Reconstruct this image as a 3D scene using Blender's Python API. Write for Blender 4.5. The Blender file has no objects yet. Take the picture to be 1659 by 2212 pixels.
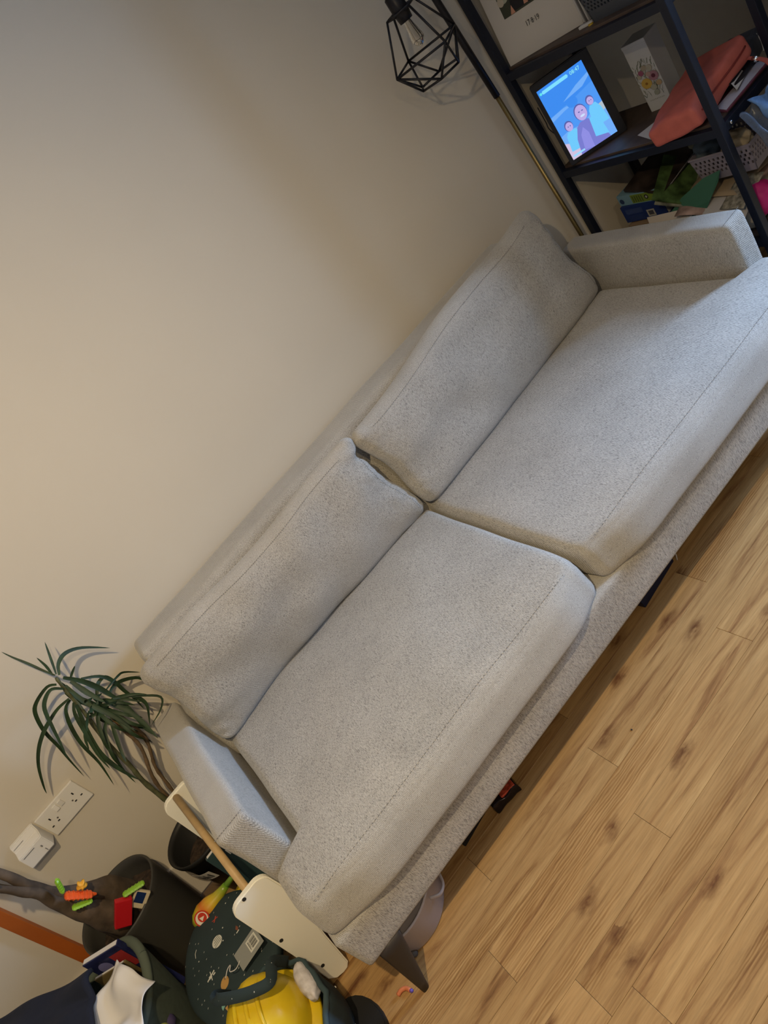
import bpy, bmesh, math, random
from mathutils import Vector, Matrix, noise

S = bpy.context.scene
C = S.collection
PI = math.pi

# ------------------------------------------------------------------ camera
cam = bpy.data.cameras.new('camera')
cam.sensor_fit = 'HORIZONTAL'; cam.sensor_width = 36.0
cam.lens = 36.0 * 1640.0 / 1659.0
cam.clip_start = 0.02
camo = bpy.data.objects.new('camera', cam); C.objects.link(camo)
R = Matrix(((0.63428134, -0.4870091, -0.60042428),
            (-0.74784934, -0.18963016, -0.6362089),
            (0.19598097, 0.85256234, -0.48448831)))
D = Matrix(((1, 0, 0), (0, -1, 0), (0, 0, -1)))
M4 = (D @ R).transposed().to_4x4(); M4.translation = Vector((0, 0, 1.65))
camo.matrix_world = M4
S.camera = camo

# ------------------------------------------------------------------ world, lamps, exposure
S.view_settings.view_transform = 'Standard'; S.view_settings.look = 'None'
S.view_settings.gamma = 1.0; S.view_settings.use_curve_mapping = False
S.view_settings.exposure = -0.14
W = bpy.data.worlds.new('world'); S.world = W; W.use_nodes = True
W.node_tree.nodes['Background'].inputs[0].default_value = (0.45, 0.62, 1.0, 1)
W.node_tree.nodes['Background'].inputs[1].default_value = 1.0

def lamp(name, kind, loc, tgt, energy, col, **k):
    l = bpy.data.lights.new(name, kind); l.energy = energy; l.color = col
    for a, b in k.items(): setattr(l, a, b)
    o = bpy.data.objects.new(name, l); C.objects.link(o); o.location = loc
    d = Vector(tgt) - Vector(loc)
    o.rotation_euler = d.to_track_quat('-Z', 'Y').to_euler()
    return o
# warm ceiling downlight just behind / above the photographer
lamp('ceiling_downlight_lamp', 'SPOT', (-0.17, 0.30, 2.36), (-0.45, 1.55, 0.30), 120, (1.0, 0.765, 0.44),
     spot_size=math.radians(132), spot_blend=1.0, shadow_soft_size=0.022)
# second, weaker downlight of the same ceiling, further back in the room
lamp('ceiling_downlight_lamp', 'SPOT', (0.15, -0.62, 2.36), (-0.50, 1.1, 0.35), 58, (1.0, 0.77, 0.46),
     spot_size=math.radians(116), spot_blend=1.0, shadow_soft_size=0.035)
# cool daylight through the window of the right-hand wall
lamp('window_daylight', 'AREA', (3.10, 0.80, 1.45), (1.60, 1.32, 0.50), 125, (0.42, 0.63, 1.0),
     shape='RECTANGLE', size=0.50, size_y=0.95)

# ------------------------------------------------------------------ helpers
def nb(): return bmesh.new()
def obj(name, bm, mat, parent=None, smooth=False, loc=None, rot=None):
    me = bpy.data.meshes.new(name); bm.normal_update(); bm.to_mesh(me); bm.free()
    mats = mat if isinstance(mat, (list, tuple)) else [mat]
    for m in mats: me.materials.append(m)
    if smooth:
        for p in me.polygons: p.use_smooth = True
    o = bpy.data.objects.new(name, me); C.objects.link(o)
    if parent is not None: o.parent = parent
    if loc is not None: o.location = loc
    if rot is not None: o.rotation_euler = rot
    return o
def thing(name, label, cat, loc=(0, 0, 0), rot=(0, 0, 0), group=None):
    o = bpy.data.objects.new(name, None); C.objects.link(o); o.empty_display_size = 0.05
    o.location = loc; o.rotation_euler = rot; o['label'] = label; o['category'] = cat
    if group: o['group'] = group
    return o
def tag(o, label, cat, group=None):
    o['label'] = label; o['category'] = cat
    if group: o['group'] = group
    return o
def struct(o): o['kind'] = 'structure'; return o

def box(bm, c, s, rz=0, mi=0, rot=None):
    r = bmesh.ops.create_cube(bm, size=1.0)
    m = Matrix.Translation(c) @ (rot if rot is not None else Matrix.Rotation(rz, 4, 'Z')) @ Matrix.Diagonal((s[0], s[1], s[2], 1))
    bmesh.ops.transform(bm, matrix=m, verts=r['verts'])
    for v in r['verts']:
        for f in v.link_faces: f.material_index = mi
    return r['verts']
def bevbox(bm, c, s, b=0.003, rz=0, mi=0, rot=None, seg=2):
    vs = box(bm, c, s, rz, mi, rot)
    es = list({e for v in vs for e in v.link_edges})
    bmesh.ops.bevel(bm, geom=es, offset=b, segments=seg, profile=0.6, affect='EDGES', clamp_overlap=True)
def tube(bm, pts, rad, n=8, cap=True, flat=None, up=None):
    """swept tube; rad number or list; flat=(sx,sy) squashes the ring."""
    pts = [Vector(p) for p in pts]; rs = rad if isinstance(rad, (list, tuple)) else [rad] * len(pts)
    rings = []; prev = Vector(up) if up else None
    for i, p in enumerate(pts):
        t = (pts[min(i + 1, len(pts) - 1)] - pts[max(i - 1, 0)])
        if t.length < 1e-9: t = Vector((0, 0, 1))
        t.normalize()
        if prev is None: prev = Vector((0, 0, 1)) if abs(t.z) < 0.9 else Vector((1, 0, 0))
        a = (prev - t * prev.dot(t))
        if a.length < 1e-6: a = t.orthogonal()
        a.normalize(); b = t.cross(a); prev = a
        sx, sy = flat if flat else (1, 1)
        rings.append([bm.verts.new(p + a * math.cos(2 * PI * k / n) * rs[i] * sx + b * math.sin(2 * PI * k / n) * rs[i] * sy) for k in range(n)])
    for i in range(len(rings) - 1):
        for k in range(n):
            bm.faces.new((rings[i][k], rings[i][(k + 1) % n], rings[i + 1][(k + 1) % n], rings[i + 1][k]))
    if cap:
        bm.faces.new(list(reversed(rings[0]))); bm.faces.new(rings[-1])
def spline(pts, n=5):
    P = [Vector(p) for p in pts]; out = []
    for i in range(len(P) - 1):
        p0 = P[max(i - 1, 0)]; p1 = P[i]; p2 = P[i + 1]; p3 = P[min(i + 2, len(P) - 1)]
        for k in range(n):
            t = k / n
            out.append(0.5 * ((2 * p1) + (-p0 + p2) * t + (2 * p0 - 5 * p1 + 4 * p2 - p3) * t * t + (-p0 + 3 * p1 - 3 * p2 + p3) * t ** 3))
    out.append(P[-1]); return out
def lathe(bm, prof, n=40, c=(0, 0, 0), mi=0):
    rings = []
    for r, z in prof:
        rings.append([bm.verts.new((c[0] + r * math.cos(2 * PI * k / n), c[1] + r * math.sin(2 * PI * k / n), c[2] + z)) for k in range(n)])
    for i in range(len(rings) - 1):
        for k in range(n):
            f = bm.faces.new((rings[i][k], rings[i][(k + 1) % n], rings[i + 1][(k + 1) % n], rings[i + 1][k])); f.material_index = mi
    return rings
def prism(bm, pts, d, mi=0):
    """pts: 3-D polygon, d: extrusion vector"""
    a = [bm.verts.new(p) for p in pts]; b = [bm.verts.new(Vector(p) + Vector(d)) for p in pts]
    n = len(a); fs = [bm.faces.new(list(reversed(a))), bm.faces.new(b)]
    for i in range(n): fs.append(bm.faces.new((a[i], a[(i + 1) % n], b[(i + 1) % n], b[i])))
    for f in fs: f.material_index = mi
    bmesh.ops.recalc_face_normals(bm, faces=fs)
def rbox(bm, h, r, nx, ny, nz, fn=None):
    """dense rounded box, half sizes h, radius r; fn(p, u) deforms."""
    def face(ax, sg, n1, n2):
        a1, a2 = [(1, 2), (2, 0), (0, 1)][ax]
        g = []
        for i in range(n1 + 1):
            row = []
            for j in range(n2 + 1):
                u = [0, 0, 0]; u[ax] = sg
                # denser towards the edges
                u[a1] = math.sin((i / n1 - .5) * PI * 0.92) / math.sin(.46 * PI) if n1 > 3 else (i / n1 * 2 - 1)
                u[a2] = math.sin((j / n2 - .5) * PI * 0.92) / math.sin(.46 * PI) if n2 > 3 else (j / n2 * 2 - 1)
                p = Vector((u[0] * h[0], u[1] * h[1], u[2] * h[2]))
                q = Vector([max(-(h[k] - r), min(h[k] - r, p[k])) for k in range(3)])
                d = p - q
                if d.length > 1e-9: d.normalize()
                p = q + d * r
                if fn: p = fn(p, Vector(u))
                row.append(bm.verts.new(p))
            g.append(row)
        for i in range(n1):
            for j in range(n2):
                vs = (g[i][j], g[i + 1][j], g[i + 1][j + 1], g[i][j + 1])
                bm.faces.new(vs if sg > 0 else tuple(reversed(vs)))
    N = (nx, ny, nz)
    for ax in range(3):
        a1, a2 = [(1, 2), (2, 0), (0, 1)][ax]
        for sg in (1, -1): face(ax, sg, N[a1], N[a2])
    bmesh.ops.remove_doubles(bm, verts=bm.verts, dist=1e-5)
def sheet(bm, fn, nu, nv, th=0.002, mi=0):
    """thin sheet from fn(u,v)->Vector, with thickness"""
    g = [[Vector(fn(i / nu, j / nv)) for j in range(nv + 1)] for i in range(nu + 1)]
    def nrm(i, j):
        a = g[min(i + 1, nu)][j] - g[max(i - 1, 0)][j]; b = g[i][min(j + 1, nv)] - g[i][max(j - 1, 0)]
        c = a.cross(b); return c.normalized() if c.length > 1e-12 else Vector((0, 0, 1))
    A = [[bm.verts.new(g[i][j]) for j in range(nv + 1)] for i in range(nu + 1)]
    B = [[bm.verts.new(g[i][j] - nrm(i, j) * th) for j in range(nv + 1)] for i in range(nu + 1)]
    fs = []
    for i in range(nu):
        for j in range(nv):
            fs.append(bm.faces.new((A[i][j], A[i + 1][j], A[i + 1][j + 1], A[i][j + 1])))
            fs.append(bm.faces.new((B[i][j], B[i][j + 1], B[i + 1][j + 1], B[i + 1][j])))
    for i in range(nu):
        fs.append(bm.faces.new((A[i][0], B[i][0], B[i + 1][0], A[i + 1][0])))
        fs.append(bm.faces.new((A[i][nv], A[i + 1][nv], B[i + 1][nv], B[i][nv])))
    for j in range(nv):
        fs.append(bm.faces.new((A[0][j], A[0][j + 1], B[0][j + 1], B[0][j])))
        fs.append(bm.faces.new((A[nu][j], B[nu][j], B[nu][j + 1], A[nu][j + 1])))
    for f in fs: f.material_index = mi
def curve_leaf(bm, pts, w, side, mi=0, n=4):
    P = spline(pts, n); N = len(P); A = []; B = []; M = []
    for i, p in enumerate(P):
        t = (P[min(i + 1, N - 1)] - P[max(i - 1, 0)]).normalized()
        s = t.cross(Vector(side)); s = s.normalized() if s.length > 1e-6 else Vector((1, 0, 0))
        f = i / (N - 1); ww = w * (0.55 + 1.3 * f if f < .35 else 1.0 * (1 - ((f - .35) / .65) ** 2) ** 0.8 + 0.02) * 0.5
        nn = t.cross(s) * ww * 0.35
        A.append(bm.verts.new(p + s * ww)); B.append(bm.verts.new(p - s * ww)); M.append(bm.verts.new(p + nn))
    for i in range(N - 1):
        for q in ((A[i], A[i + 1], M[i + 1], M[i]), (M[i], M[i + 1], B[i + 1], B[i])):
            f = bm.faces.new(q); f.material_index = mi

# ------------------------------------------------------------------ materials
MC = {}
def mat(name, col, rough=0.6, metal=0.0, spec=0.5, noise_amt=0.0, nscale=40, bump=0.0, trans=0.0, emit=None, est=1.0, alpha=1.0, sheen=0.0, ior=1.45):
    if name in MC: return MC[name]
    m = bpy.data.materials.new(name); m.use_nodes = True; nt = m.node_tree; b = nt.nodes['Principled BSDF']
    b.inputs['Base Color'].default_value = (*col, 1); b.inputs['Roughness'].default_value = rough
    b.inputs['Metallic'].default_value = metal; b.inputs['Specular IOR Level'].default_value = spec
    b.inputs['IOR'].default_value = ior
    if trans: b.inputs['Transmission Weight'].default_value = trans
    if alpha < 1: b.inputs['Alpha'].default_value = alpha
    if sheen: b.inputs['Sheen Weight'].default_value = sheen
    if emit:
        b.inputs['Emission Color'].default_value = (*emit, 1); b.inputs['Emission Strength'].default_value = est
    if noise_amt or bump:
        tc = nt.nodes.new('ShaderNodeTexCoord'); n = nt.nodes.new('ShaderNodeTexNoise')
        n.inputs['Scale'].default_value = nscale; n.inputs['Detail'].default_value = 5
        nt.links.new(tc.outputs['Object'], n.inputs['Vector'])
        if noise_amt:
            r = nt.nodes.new('ShaderNodeValToRGB')
            r.color_ramp.elements[0].position = .3; r.color_ramp.elements[1].position = .7
            r.color_ramp.elements[0].color = (*[max(0, c * (1 - noise_amt)) for c in col], 1)
            r.color_ramp.elements[1].color = (*[min(1, c * (1 + noise_amt)) for c in col], 1)
            nt.links.new(n.outputs['Fac'], r.inputs['Fac']); nt.links.new(r.outputs['Color'], b.inputs['Base Color'])
        if bump:
            bp = nt.nodes.new('ShaderNodeBump'); bp.inputs['Strength'].default_value = bump; bp.inputs['Distance'].default_value = 0.004
            nt.links.new(n.outputs['Fac'], bp.inputs['Height']); nt.links.new(bp.outputs['Normal'], b.inputs['Normal'])
    MC[name] = m; return m
def sr(r, g, b):
    f = lambda c: (c / 255 / 12.92) if c / 255 <= 0.04045 else ((c / 255 + 0.055) / 1.055) ** 2.4
    return (f(r), f(g), f(b))

def fabric(name, streak, rib, base=(0.40, 0.378, 0.34)):
    """heathered grey twill: streak = scale vector of the flecks, rib = direction of the fine twill lines"""
    if name in MC: return MC[name]
    m = bpy.data.materials.new(name); m.use_nodes = True; nt = m.node_tree; N = nt.nodes; L = nt.links; b = N['Principled BSDF']
    b.inputs['Roughness'].default_value = 0.92; b.inputs['Specular IOR Level'].default_value = 0.15
    b.inputs['Sheen Weight'].default_value = 0.25; b.inputs['Sheen Roughness'].default_value = 0.5
    tc = N.new('ShaderNodeTexCoord')
    mp = N.new('ShaderNodeMapping'); mp.inputs['Scale'].default_value = streak; L.new(tc.outputs['Object'], mp.inputs['Vector'])
    n1 = N.new('ShaderNodeTexNoise'); n1.inputs['Scale'].default_value = 1.0; n1.inputs['Detail'].default_value = 2; n1.inputs['Roughness'].default_value = .5
    L.new(mp.outputs[0], n1.inputs['Vector'])
    r1 = N.new('ShaderNodeValToRGB'); e = r1.color_ramp.elements
    e[0].position = .33; e[0].color = (*[c * .44 for c in base], 1); e[1].position = .48; e[1].color = (*base, 1)
    x = r1.color_ramp.elements.new(.66); x.color = (*[min(1, c * 1.24) for c in base], 1)
    L.new(n1.outputs['Fac'], r1.inputs['Fac'])
    # broad tone drift
    n2 = N.new('ShaderNodeTexNoise'); n2.inputs['Scale'].default_value = 7; n2.inputs['Detail'].default_value = 4
    L.new(tc.outputs['Object'], n2.inputs['Vector'])
    r2 = N.new('ShaderNodeMapRange'); r2.inputs['From Min'].default_value = .3; r2.inputs['From Max'].default_value = .7
    r2.inputs['To Min'].default_value = .90; r2.inputs['To Max'].default_value = 1.06; L.new(n2.outputs['Fac'], r2.inputs['Value'])
    # twill ribs
    mp2 = N.new('ShaderNodeMapping'); mp2.inputs['Rotation'].default_value = rib; L.new(tc.outputs['Object'], mp2.inputs['Vector'])
    wv = N.new('ShaderNodeTexWave'); wv.inputs['Scale'].default_value = 108; wv.inputs['Distortion'].default_value = 1.5; wv.inputs['Detail'].default_value = 2
    wv.inputs['Detail Scale'].default_value = 4
    L.new(mp2.outputs[0], wv.inputs['Vector'])
    r3 = N.new('ShaderNodeMapRange'); r3.inputs['To Min'].default_value = .80; r3.inputs['To Max'].default_value = 1.16; L.new(wv.outputs['Fac'], r3.inputs['Value'])
    mu = N.new('ShaderNodeMath'); mu.operation = 'MULTIPLY'; L.new(r2.outputs[0], mu.inputs[0]); L.new(r3.outputs[0], mu.inputs[1])
    vm = N.new('ShaderNodeVectorMath'); vm.operation = 'SCALE'; L.new(r1.outputs['Color'], vm.inputs[0]); L.new(mu.outputs[0], vm.inputs['Scale'])
    L.new(vm.outputs[0], b.inputs['Base Color'])
    ad = N.new('ShaderNodeMath'); ad.operation = 'ADD'; L.new(n1.outputs['Fac'], ad.inputs[0]); L.new(wv.outputs['Fac'], ad.inputs[1])
    bp = N.new('ShaderNodeBump'); bp.inputs['Strength'].default_value = .35; bp.inputs['Distance'].default_value = .0012
    L.new(ad.outputs[0], bp.inputs['Height']); L.new(bp.outputs['Normal'], b.inputs['Normal'])
    MC[name] = m; return m
FSEAT = fabric('grey_twill_seat', (1150, 130, 1150), (0, 0, math.radians(12)))
FBACK = fabric('grey_twill_back', (1150, 1150, 140), (0, math.radians(20), 0))
FFRAME = fabric('grey_twill_frame', (1150, 1150, 130), (0, math.radians(35), 0), (0.40, 0.377, 0.337))
FARM = fabric('grey_twill_arm', (1150, 1150, 150), (0, math.radians(30), math.radians(50)), (0.40, 0.377, 0.337))
SEAM = mat('seam_thread', (0.19, 0.18, 0.16), .9)

# ------------------------------------------------------------------ room shell
wallm = mat('painted_wall', (0.60, 0.55, 0.465), .9, spec=.15, noise_amt=.015, nscale=3, bump=.04)
ceilm = mat('ceiling_paint', (0.72, 0.70, 0.66), .9)
def slab(name, c, s, m):
    bm = nb(); box(bm, c, s); return struct(obj(name, bm, m))
XL, XR, YF, YB, H = -2.0, 3.2, -2.2, 2.2, 2.42
slab('wall_back', ((XL + XR) / 2, YB + .05, H / 2), (XR - XL + .4, .1, H), wallm)
slab('wall_left', (XL - .05, 0, H / 2), (.1, YB - YF, H), wallm)
slab('wall_front', ((XL + XR) / 2, YF - .05, H / 2), (XR - XL + .4, .1, H), wallm)
slab('ceiling', ((XL + XR) / 2, 0, H + .05), (XR - XL + .4, YB - YF + .2, .1), ceilm)
slab('daylight_blocker', ((2.22 + XR) / 2, 1.25, H / 2), (XR - 2.22, .06, H), wallm)  # added out-of-view partition, keeps the window daylight off the back wall
# right wall with the window opening
bm = nb()
wy0, wy1, wz0, wz1 = 0.15, 1.12, 0.90, 2.10
box(bm, (XR + .05, (YF + wy0) / 2, H / 2), (.1, wy0 - YF, H)); box(bm, (XR + .05, (YB + wy1) / 2, H / 2), (.1, YB - wy1, H))
box(bm, (XR + .05, (wy0 + wy1) / 2, wz0 / 2), (.1, wy1 - wy0, wz0)); box(bm, (XR + .05, (wy0 + wy1) / 2, (wz1 + H) / 2), (.1, wy1 - wy0, H - wz1))
struct(obj('wall_right', bm, wallm))
white = mat('white_gloss_paint', (0.75, 0.74, 0.70), .35)
wf = struct(obj('window_1', (lambda b: (box(b, (XR + .05, (wy0 + wy1) / 2, wz0 - .01), (.16, wy1 - wy0 + .08, .03)), b)[1])(nb()), white))
for yy in (wy0 + .025, (wy0 + wy1) / 2, wy1 - .025):
    bm = nb(); box(bm, (XR + .05, yy, (wz0 + wz1) / 2), (.06, .05, wz1 - wz0)); obj('window_frame', bm, white, wf)
for zz in (wz0 + .03, wz1 - .025):
    bm = nb(); box(bm, (XR + .05, (wy0 + wy1) / 2, zz), (.05, wy1 - wy0 - .1, .05)); obj('window_rail', bm, white, wf)
# skirting board and the orange edge strip left of the sockets
bm = nb(); bevbox(bm, ((XL + XR) / 2 , YB - .008, .078), (XR - XL, .016, .156), .004)
struct(obj('baseboard_back', bm, mat('skirting_paint', (0.62, 0.58, 0.52), .5)))
bm = nb(); bevbox(bm, (-1.150, YB - .009, 1.29), (.041, .018, 2.26), .003)
struct(obj('trim_1', bm, mat('orange_strip', (0.38, 0.095, 0.014), .45, noise_amt=.1, nscale=8)))
# ceiling downlight fitting
for (x_, y_), l_ in (((-0.17, 0.30), 'round white recessed ceiling downlight nearest the sofa'), ((0.15, -0.62), 'round white recessed ceiling downlight farther back in the room')):
    t = thing('ceiling_downlight', l_, 'ceiling light', (x_, y_, H))
    bm = nb(); lathe(bm, [(.036, -.001), (.045, -.006), (.05, -.004), (.052, 0.0)], 32); obj('bezel', bm, white, t, True)

# ------------------------------------------------------------------ floor: laminate planks, each its own piece
fm = bpy.data.materials.new('oak_laminate'); fm.use_nodes = True
nt = fm.node_tree; N = nt.nodes; L = nt.links; b = N['Principled BSDF']
b.inputs['Roughness'].default_value = .42; b.inputs['Specular IOR Level'].default_value = .35
tc = N.new('ShaderNodeTexCoord'); oi = N.new('ShaderNodeObjectInfo')
sc = N.new('ShaderNodeMath'); sc.operation = 'MULTIPLY'; sc.inputs[1].default_value = 37.0; L.new(oi.outputs['Random'], sc.inputs[0])
cb = N.new('ShaderNodeCombineXYZ'); L.new(sc.outputs[0], cb.inputs[0]); L.new(sc.outputs[0], cb.inputs[1]); L.new(sc.outputs[0], cb.inputs[2])
va = N.new('ShaderNodeVectorMath'); va.operation = 'ADD'; L.new(tc.outputs['Object'], va.inputs[0]); L.new(cb.outputs[0], va.inputs[1])
def mapped(scale):
    m = N.new('ShaderNodeMapping'); m.inputs['Scale'].default_value = scale; L.new(va.outputs[0], m.inputs['Vector']); return m
def noisen(scale, vec, det=5, rough=.55, dist=0):
    n = N.new('ShaderNodeTexNoise'); n.inputs['Scale'].default_value = scale; n.inputs['Detail'].default_value = det
    n.inputs['Roughness'].default_value = rough; n.inputs['Distortion'].default_value = dist; L.new(vec, n.inputs['Vector']); return n
m1 = mapped((1.7, 21, 1)); g1 = noisen(1.0, m1.outputs[0], 7, .66, 1.3)
rp = N.new('ShaderNodeValToRGB'); E = rp.color_ramp.elements
E[0].position = .25; E[0].color = (0.17, 0.078, 0.028, 1); E[1].position = .78; E[1].color = (0.72, 0.47, 0.20, 1)
for p_, c_ in ((.37, (0.36, 0.185, 0.070, 1)), (.46, (0.51, 0.298, 0.115, 1)), (.60, (0.59, 0.358, 0.145, 1))):
    x = E.new(p_); x.color = c_
L.new(g1.outputs['Fac'], rp.inputs['Fac'])
# cathedral figure (wavy rings) in patches
m2 = mapped((1.6, 9, 1)); wv = N.new('ShaderNodeTexWave'); wv.wave_type = 'RINGS'; wv.inputs['Scale'].default_value = 5; wv.inputs['Distortion'].default_value = 7
wv.inputs['Detail'].default_value = 3; wv.inputs['Detail Scale'].default_value = 1.2; L.new(m2.outputs[0], wv.inputs['Vector'])
m3 = mapped((1.2, 12, 1)); pm = noisen(1.0, m3.outputs[0], 2); pr = N.new('ShaderNodeMapRange')
pr.inputs['From Min'].default_value = .53; pr.inputs['From Max'].default_value = .62; pr.inputs['To Max'].default_value = .6; L.new(pm.outputs['Fac'], pr.inputs['Value'])
w2 = N.new('ShaderNodeMath'); w2.operation = 'MULTIPLY'; L.new(wv.outputs['Fac'], w2.inputs[0]); L.new(pr.outputs[0], w2.inputs[1])
mx = N.new('ShaderNodeMix'); mx.data_type = 'RGBA'; mx.blend_type = 'MULTIPLY'
L.new(w2.outputs[0], mx.inputs[0]); L.new(rp.outputs['Color'], mx.inputs[6]); mx.inputs[7].default_value = (0.50, 0.36, 0.22, 1)
# fine pores
m4 = mapped((14, 260, 1)); g4 = noisen(1.0, m4.outputs[0], 3); r4 = N.new('ShaderNodeMapRange'); r4.inputs['From Min'].default_value = .3; r4.inputs['From Max'].default_value = .6
r4.inputs['To Min'].default_value = .84; r4.inputs['To Max'].default_value = 1.04; L.new(g4.outputs['Fac'], r4.inputs['Value'])
# knots
m5 = mapped((5.0, 10.5, 1)); dn = noisen(4, m5.outputs[0], 3); dv = N.new('ShaderNodeVectorMath'); dv.operation = 'MULTIPLY_ADD'
L.new(dn.outputs['Color'], dv.inputs[0]); dv.inputs[1].default_value = (.35, .35, 0); L.new(m5.outputs[0], dv.inputs[2])
vo = N.new('ShaderNodeTexVoronoi'); vo.inputs['Scale'].default_value = 1.0; vo.voronoi_dimensions = '2D'; L.new(dv.outputs[0], vo.inputs['Vector'])
kr = N.new('ShaderNodeMapRange'); kr.inputs['From Min'].default_value = .03; kr.inputs['From Max'].default_value = .24; kr.inputs['To Min'].default_value = 1; kr.inputs['To Max'].default_value = 0
L.new(vo.outputs['Distance'], kr.inputs['Value'])
ks = N.new('ShaderNodeSeparateColor'); L.new(vo.outputs['Color'], ks.inputs[0])
kg = N.new('ShaderNodeMath'); kg.operation = 'GREATER_THAN'; kg.inputs[1].default_value = .75; L.new(ks.outputs[0], kg.inputs[0])
kd = noisen(5, m5.outputs[0], 5); kq = N.new('ShaderNodeMapRange'); kq.inputs['From Min'].default_value = .28; kq.inputs['From Max'].default_value = .52; L.new(kd.outputs['Fac'], kq.inputs['Value'])
k1 = N.new('ShaderNodeMath'); k1.operation = 'MULTIPLY'; L.new(kr.outputs[0], k1.inputs[0]); L.new(kg.outputs[0], k1.inputs[1])
k2 = N.new('ShaderNodeMath'); k2.operation = 'MULTIPLY'; L.new(k1.outputs[0], k2.inputs[0]); L.new(kq.outputs[0], k2.inputs[1])
k3 = N.new('ShaderNodeMath'); k3.operation = 'MULTIPLY'; k3.inputs[1].default_value = .86; L.new(k2.outputs[0], k3.inputs[0])
mk = N.new('ShaderNodeMix'); mk.data_type = 'RGBA'; L.new(k3.outputs[0], mk.inputs[0]); L.new(mx.outputs[2], mk.inputs[6]); mk.inputs[7].default_value = (0.125, 0.036, 0.012, 1)
# plank to plank tone
rt = N.new('ShaderNodeMapRange'); rt.inputs['To Min'].default_value = .70; rt.inputs['To Max'].default_value = .84; L.new(oi.outputs['Random'], rt.inputs['Value'])
mm = N.new('ShaderNodeMath'); mm.operation = 'MULTIPLY'; L.new(r4.outputs[0], mm.inputs[0]); L.new(rt.outputs[0], mm.inputs[1])
vs_ = N.new('ShaderNodeVectorMath'); vs_.operation = 'SCALE'; L.new(mk.outputs[2], vs_.inputs[0]); L.new(mm.outputs[0], vs_.inputs['Scale'])
L.new(vs_.outputs[0], b.inputs['Base Color'])
bp = N.new('ShaderNodeBump'); bp.inputs['Strength'].default_value = .12; bp.inputs['Distance'].default_value = .001; L.new(g4.outputs['Fac'], bp.inputs['Height']); L.new(bp.outputs['Normal'], b.inputs['Normal'])

bm = nb(); box(bm, ((XL + XR) / 2, 0, -.03), (XR - XL, YB - YF, .045)); box(bm, ((XL + XR) / 2, -1.64, -.004), (XR - XL, 1.12, .008))
floor = struct(obj('floor', bm, mat('floor_underlay', (0.16, 0.10, 0.05), .8)))
PW, PL, GAP = 0.1045, 0.966, 0.0006
def plank_mesh(w):
    bm = nb(); bevbox(bm, (PL / 2, w / 2, -.004), (PL - GAP, w - GAP, .008), .0007, seg=1)
    me = bpy.data.meshes.new('plank'); bm.to_mesh(me); bm.free(); me.materials.append(fm); return me
pme = plank_mesh(PW)
ends = {0: .703, 1: .262, 2: -.147, 3: .30, 4: -.05, 5: .45, 6: .10, 7: .62, -1: .191, -2: -.168, -3: -.098, -4: .35, -5: .60}
random.seed(7)
for r in range(-20, 11):
    y0 = 1.0895 + PW * r
    if y0 + PW > YB - .016: continue
    e = ends.get(r, random.uniform(0, PL))
    k0 = math.floor((XL - e) / PL)
    x = e + k0 * PL
    while x < XR - .02:
        if x + PL <= XR and x >= XL:
            p = bpy.data.objects.new('plank', pme)
        else:
            a = max(x, XL); bb = min(x + PL, XR)
            if bb - a < .02: x += PL; continue
            bm = nb(); bevbox(bm, ((a + bb) / 2 - x, PW / 2, -.004), (bb - a - GAP, PW - GAP, .008), .0007, seg=1)
            me = bpy.data.meshes.new('plank'); bm.to_mesh(me); bm.free(); me.materials.append(fm); p = bpy.data.objects.new('plank', me)
        C.objects.link(p); p.parent = floor; p.location = (x, y0, 0)
        x += PL

# ------------------------------------------------------------------ sofa
SOFA = thing('sofa', 'long pale grey two-cushion fabric sofa on tapered legs along the wall', 'sofa', (0.6, 1.7, 0))
def W2(o): o.matrix_parent_inverse = Matrix.Translation((-0.6, -1.7, 0)); return o
X0, X1 = -0.450, 1.655
def nz(p, s, a): return noise.noise(Vector(p) * s) * a
# base rail
bm = nb(); rbox(bm, ((X1 - X0) / 2, 0.425, 0.066), .012, 60, 20, 6)
bmesh.ops.transform(bm, matrix=Matrix.Translation(((X0 + X1) / 2, 1.270 + .425, 0.188 + .066)), verts=bm.verts)
W2(obj('base', bm, FFRAME, SOFA, True))
# arms
def arm(xi, xo, yf):
    bm = nb(); hx = abs(xo - xi) / 2; cx = (xi + xo) / 2; hz = .135
    def fn(p, u):
        p = Vector((cx, (yf + 2.13) / 2, .578 - hz)) + p
        p.z += .004 * math.cos(u.y * 1.4) * (1 if u.z > 0 else 0)
        p.x += nz(p, 9, .003); p.z += nz(p, 7, .003); return p
    rbox(bm, (hx, (2.13 - yf) / 2, hz), .016, 12, 44, 14, fn)
    o = W2(obj('arm', bm, FARM, SOFA, True))
    bm = nb()   # stitched front edge seam
    for k in range(13):
        x = xi + (xo - xi) * (k + .5) / 13
        tube(bm, [(x - .0022, yf + .013, .5805), (x + .0022, yf + .013, .5805)], .0007, 5)
    obj('seam', bm, SEAM, o)['kind'] = 'stuff'
    return o
arm(-0.372, -0.463, 1.487); arm(1.582, 1.667, 1.462)
# backrest: lower at its sloping ends
def bfn(p, u):
    p = Vector((.6, 2.10, .56)) + p
    t = (p.z - .34) / .445
    k_ = max(0, min(1, (p.z - .555) / .06)); e0 = -.372 + .050 * k_; e1 = 1.505 - .03 * k_ - .08 * max(0, (p.z - .6) / .185)
    s_ = (p.x - .6 + 1.045) / 2.09; p.x = e0 + (e1 - e0) * s_
    if p.y < 2.10: p.y -= .05 * (1 - t)
    p.z += nz(p, 5, .004)
    return p
bm = nb(); rbox(bm, (1.045, .062, .225), .024, 70, 10, 16, bfn)
W2(obj('backrest', bm, FFRAME, SOFA, True))
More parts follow.
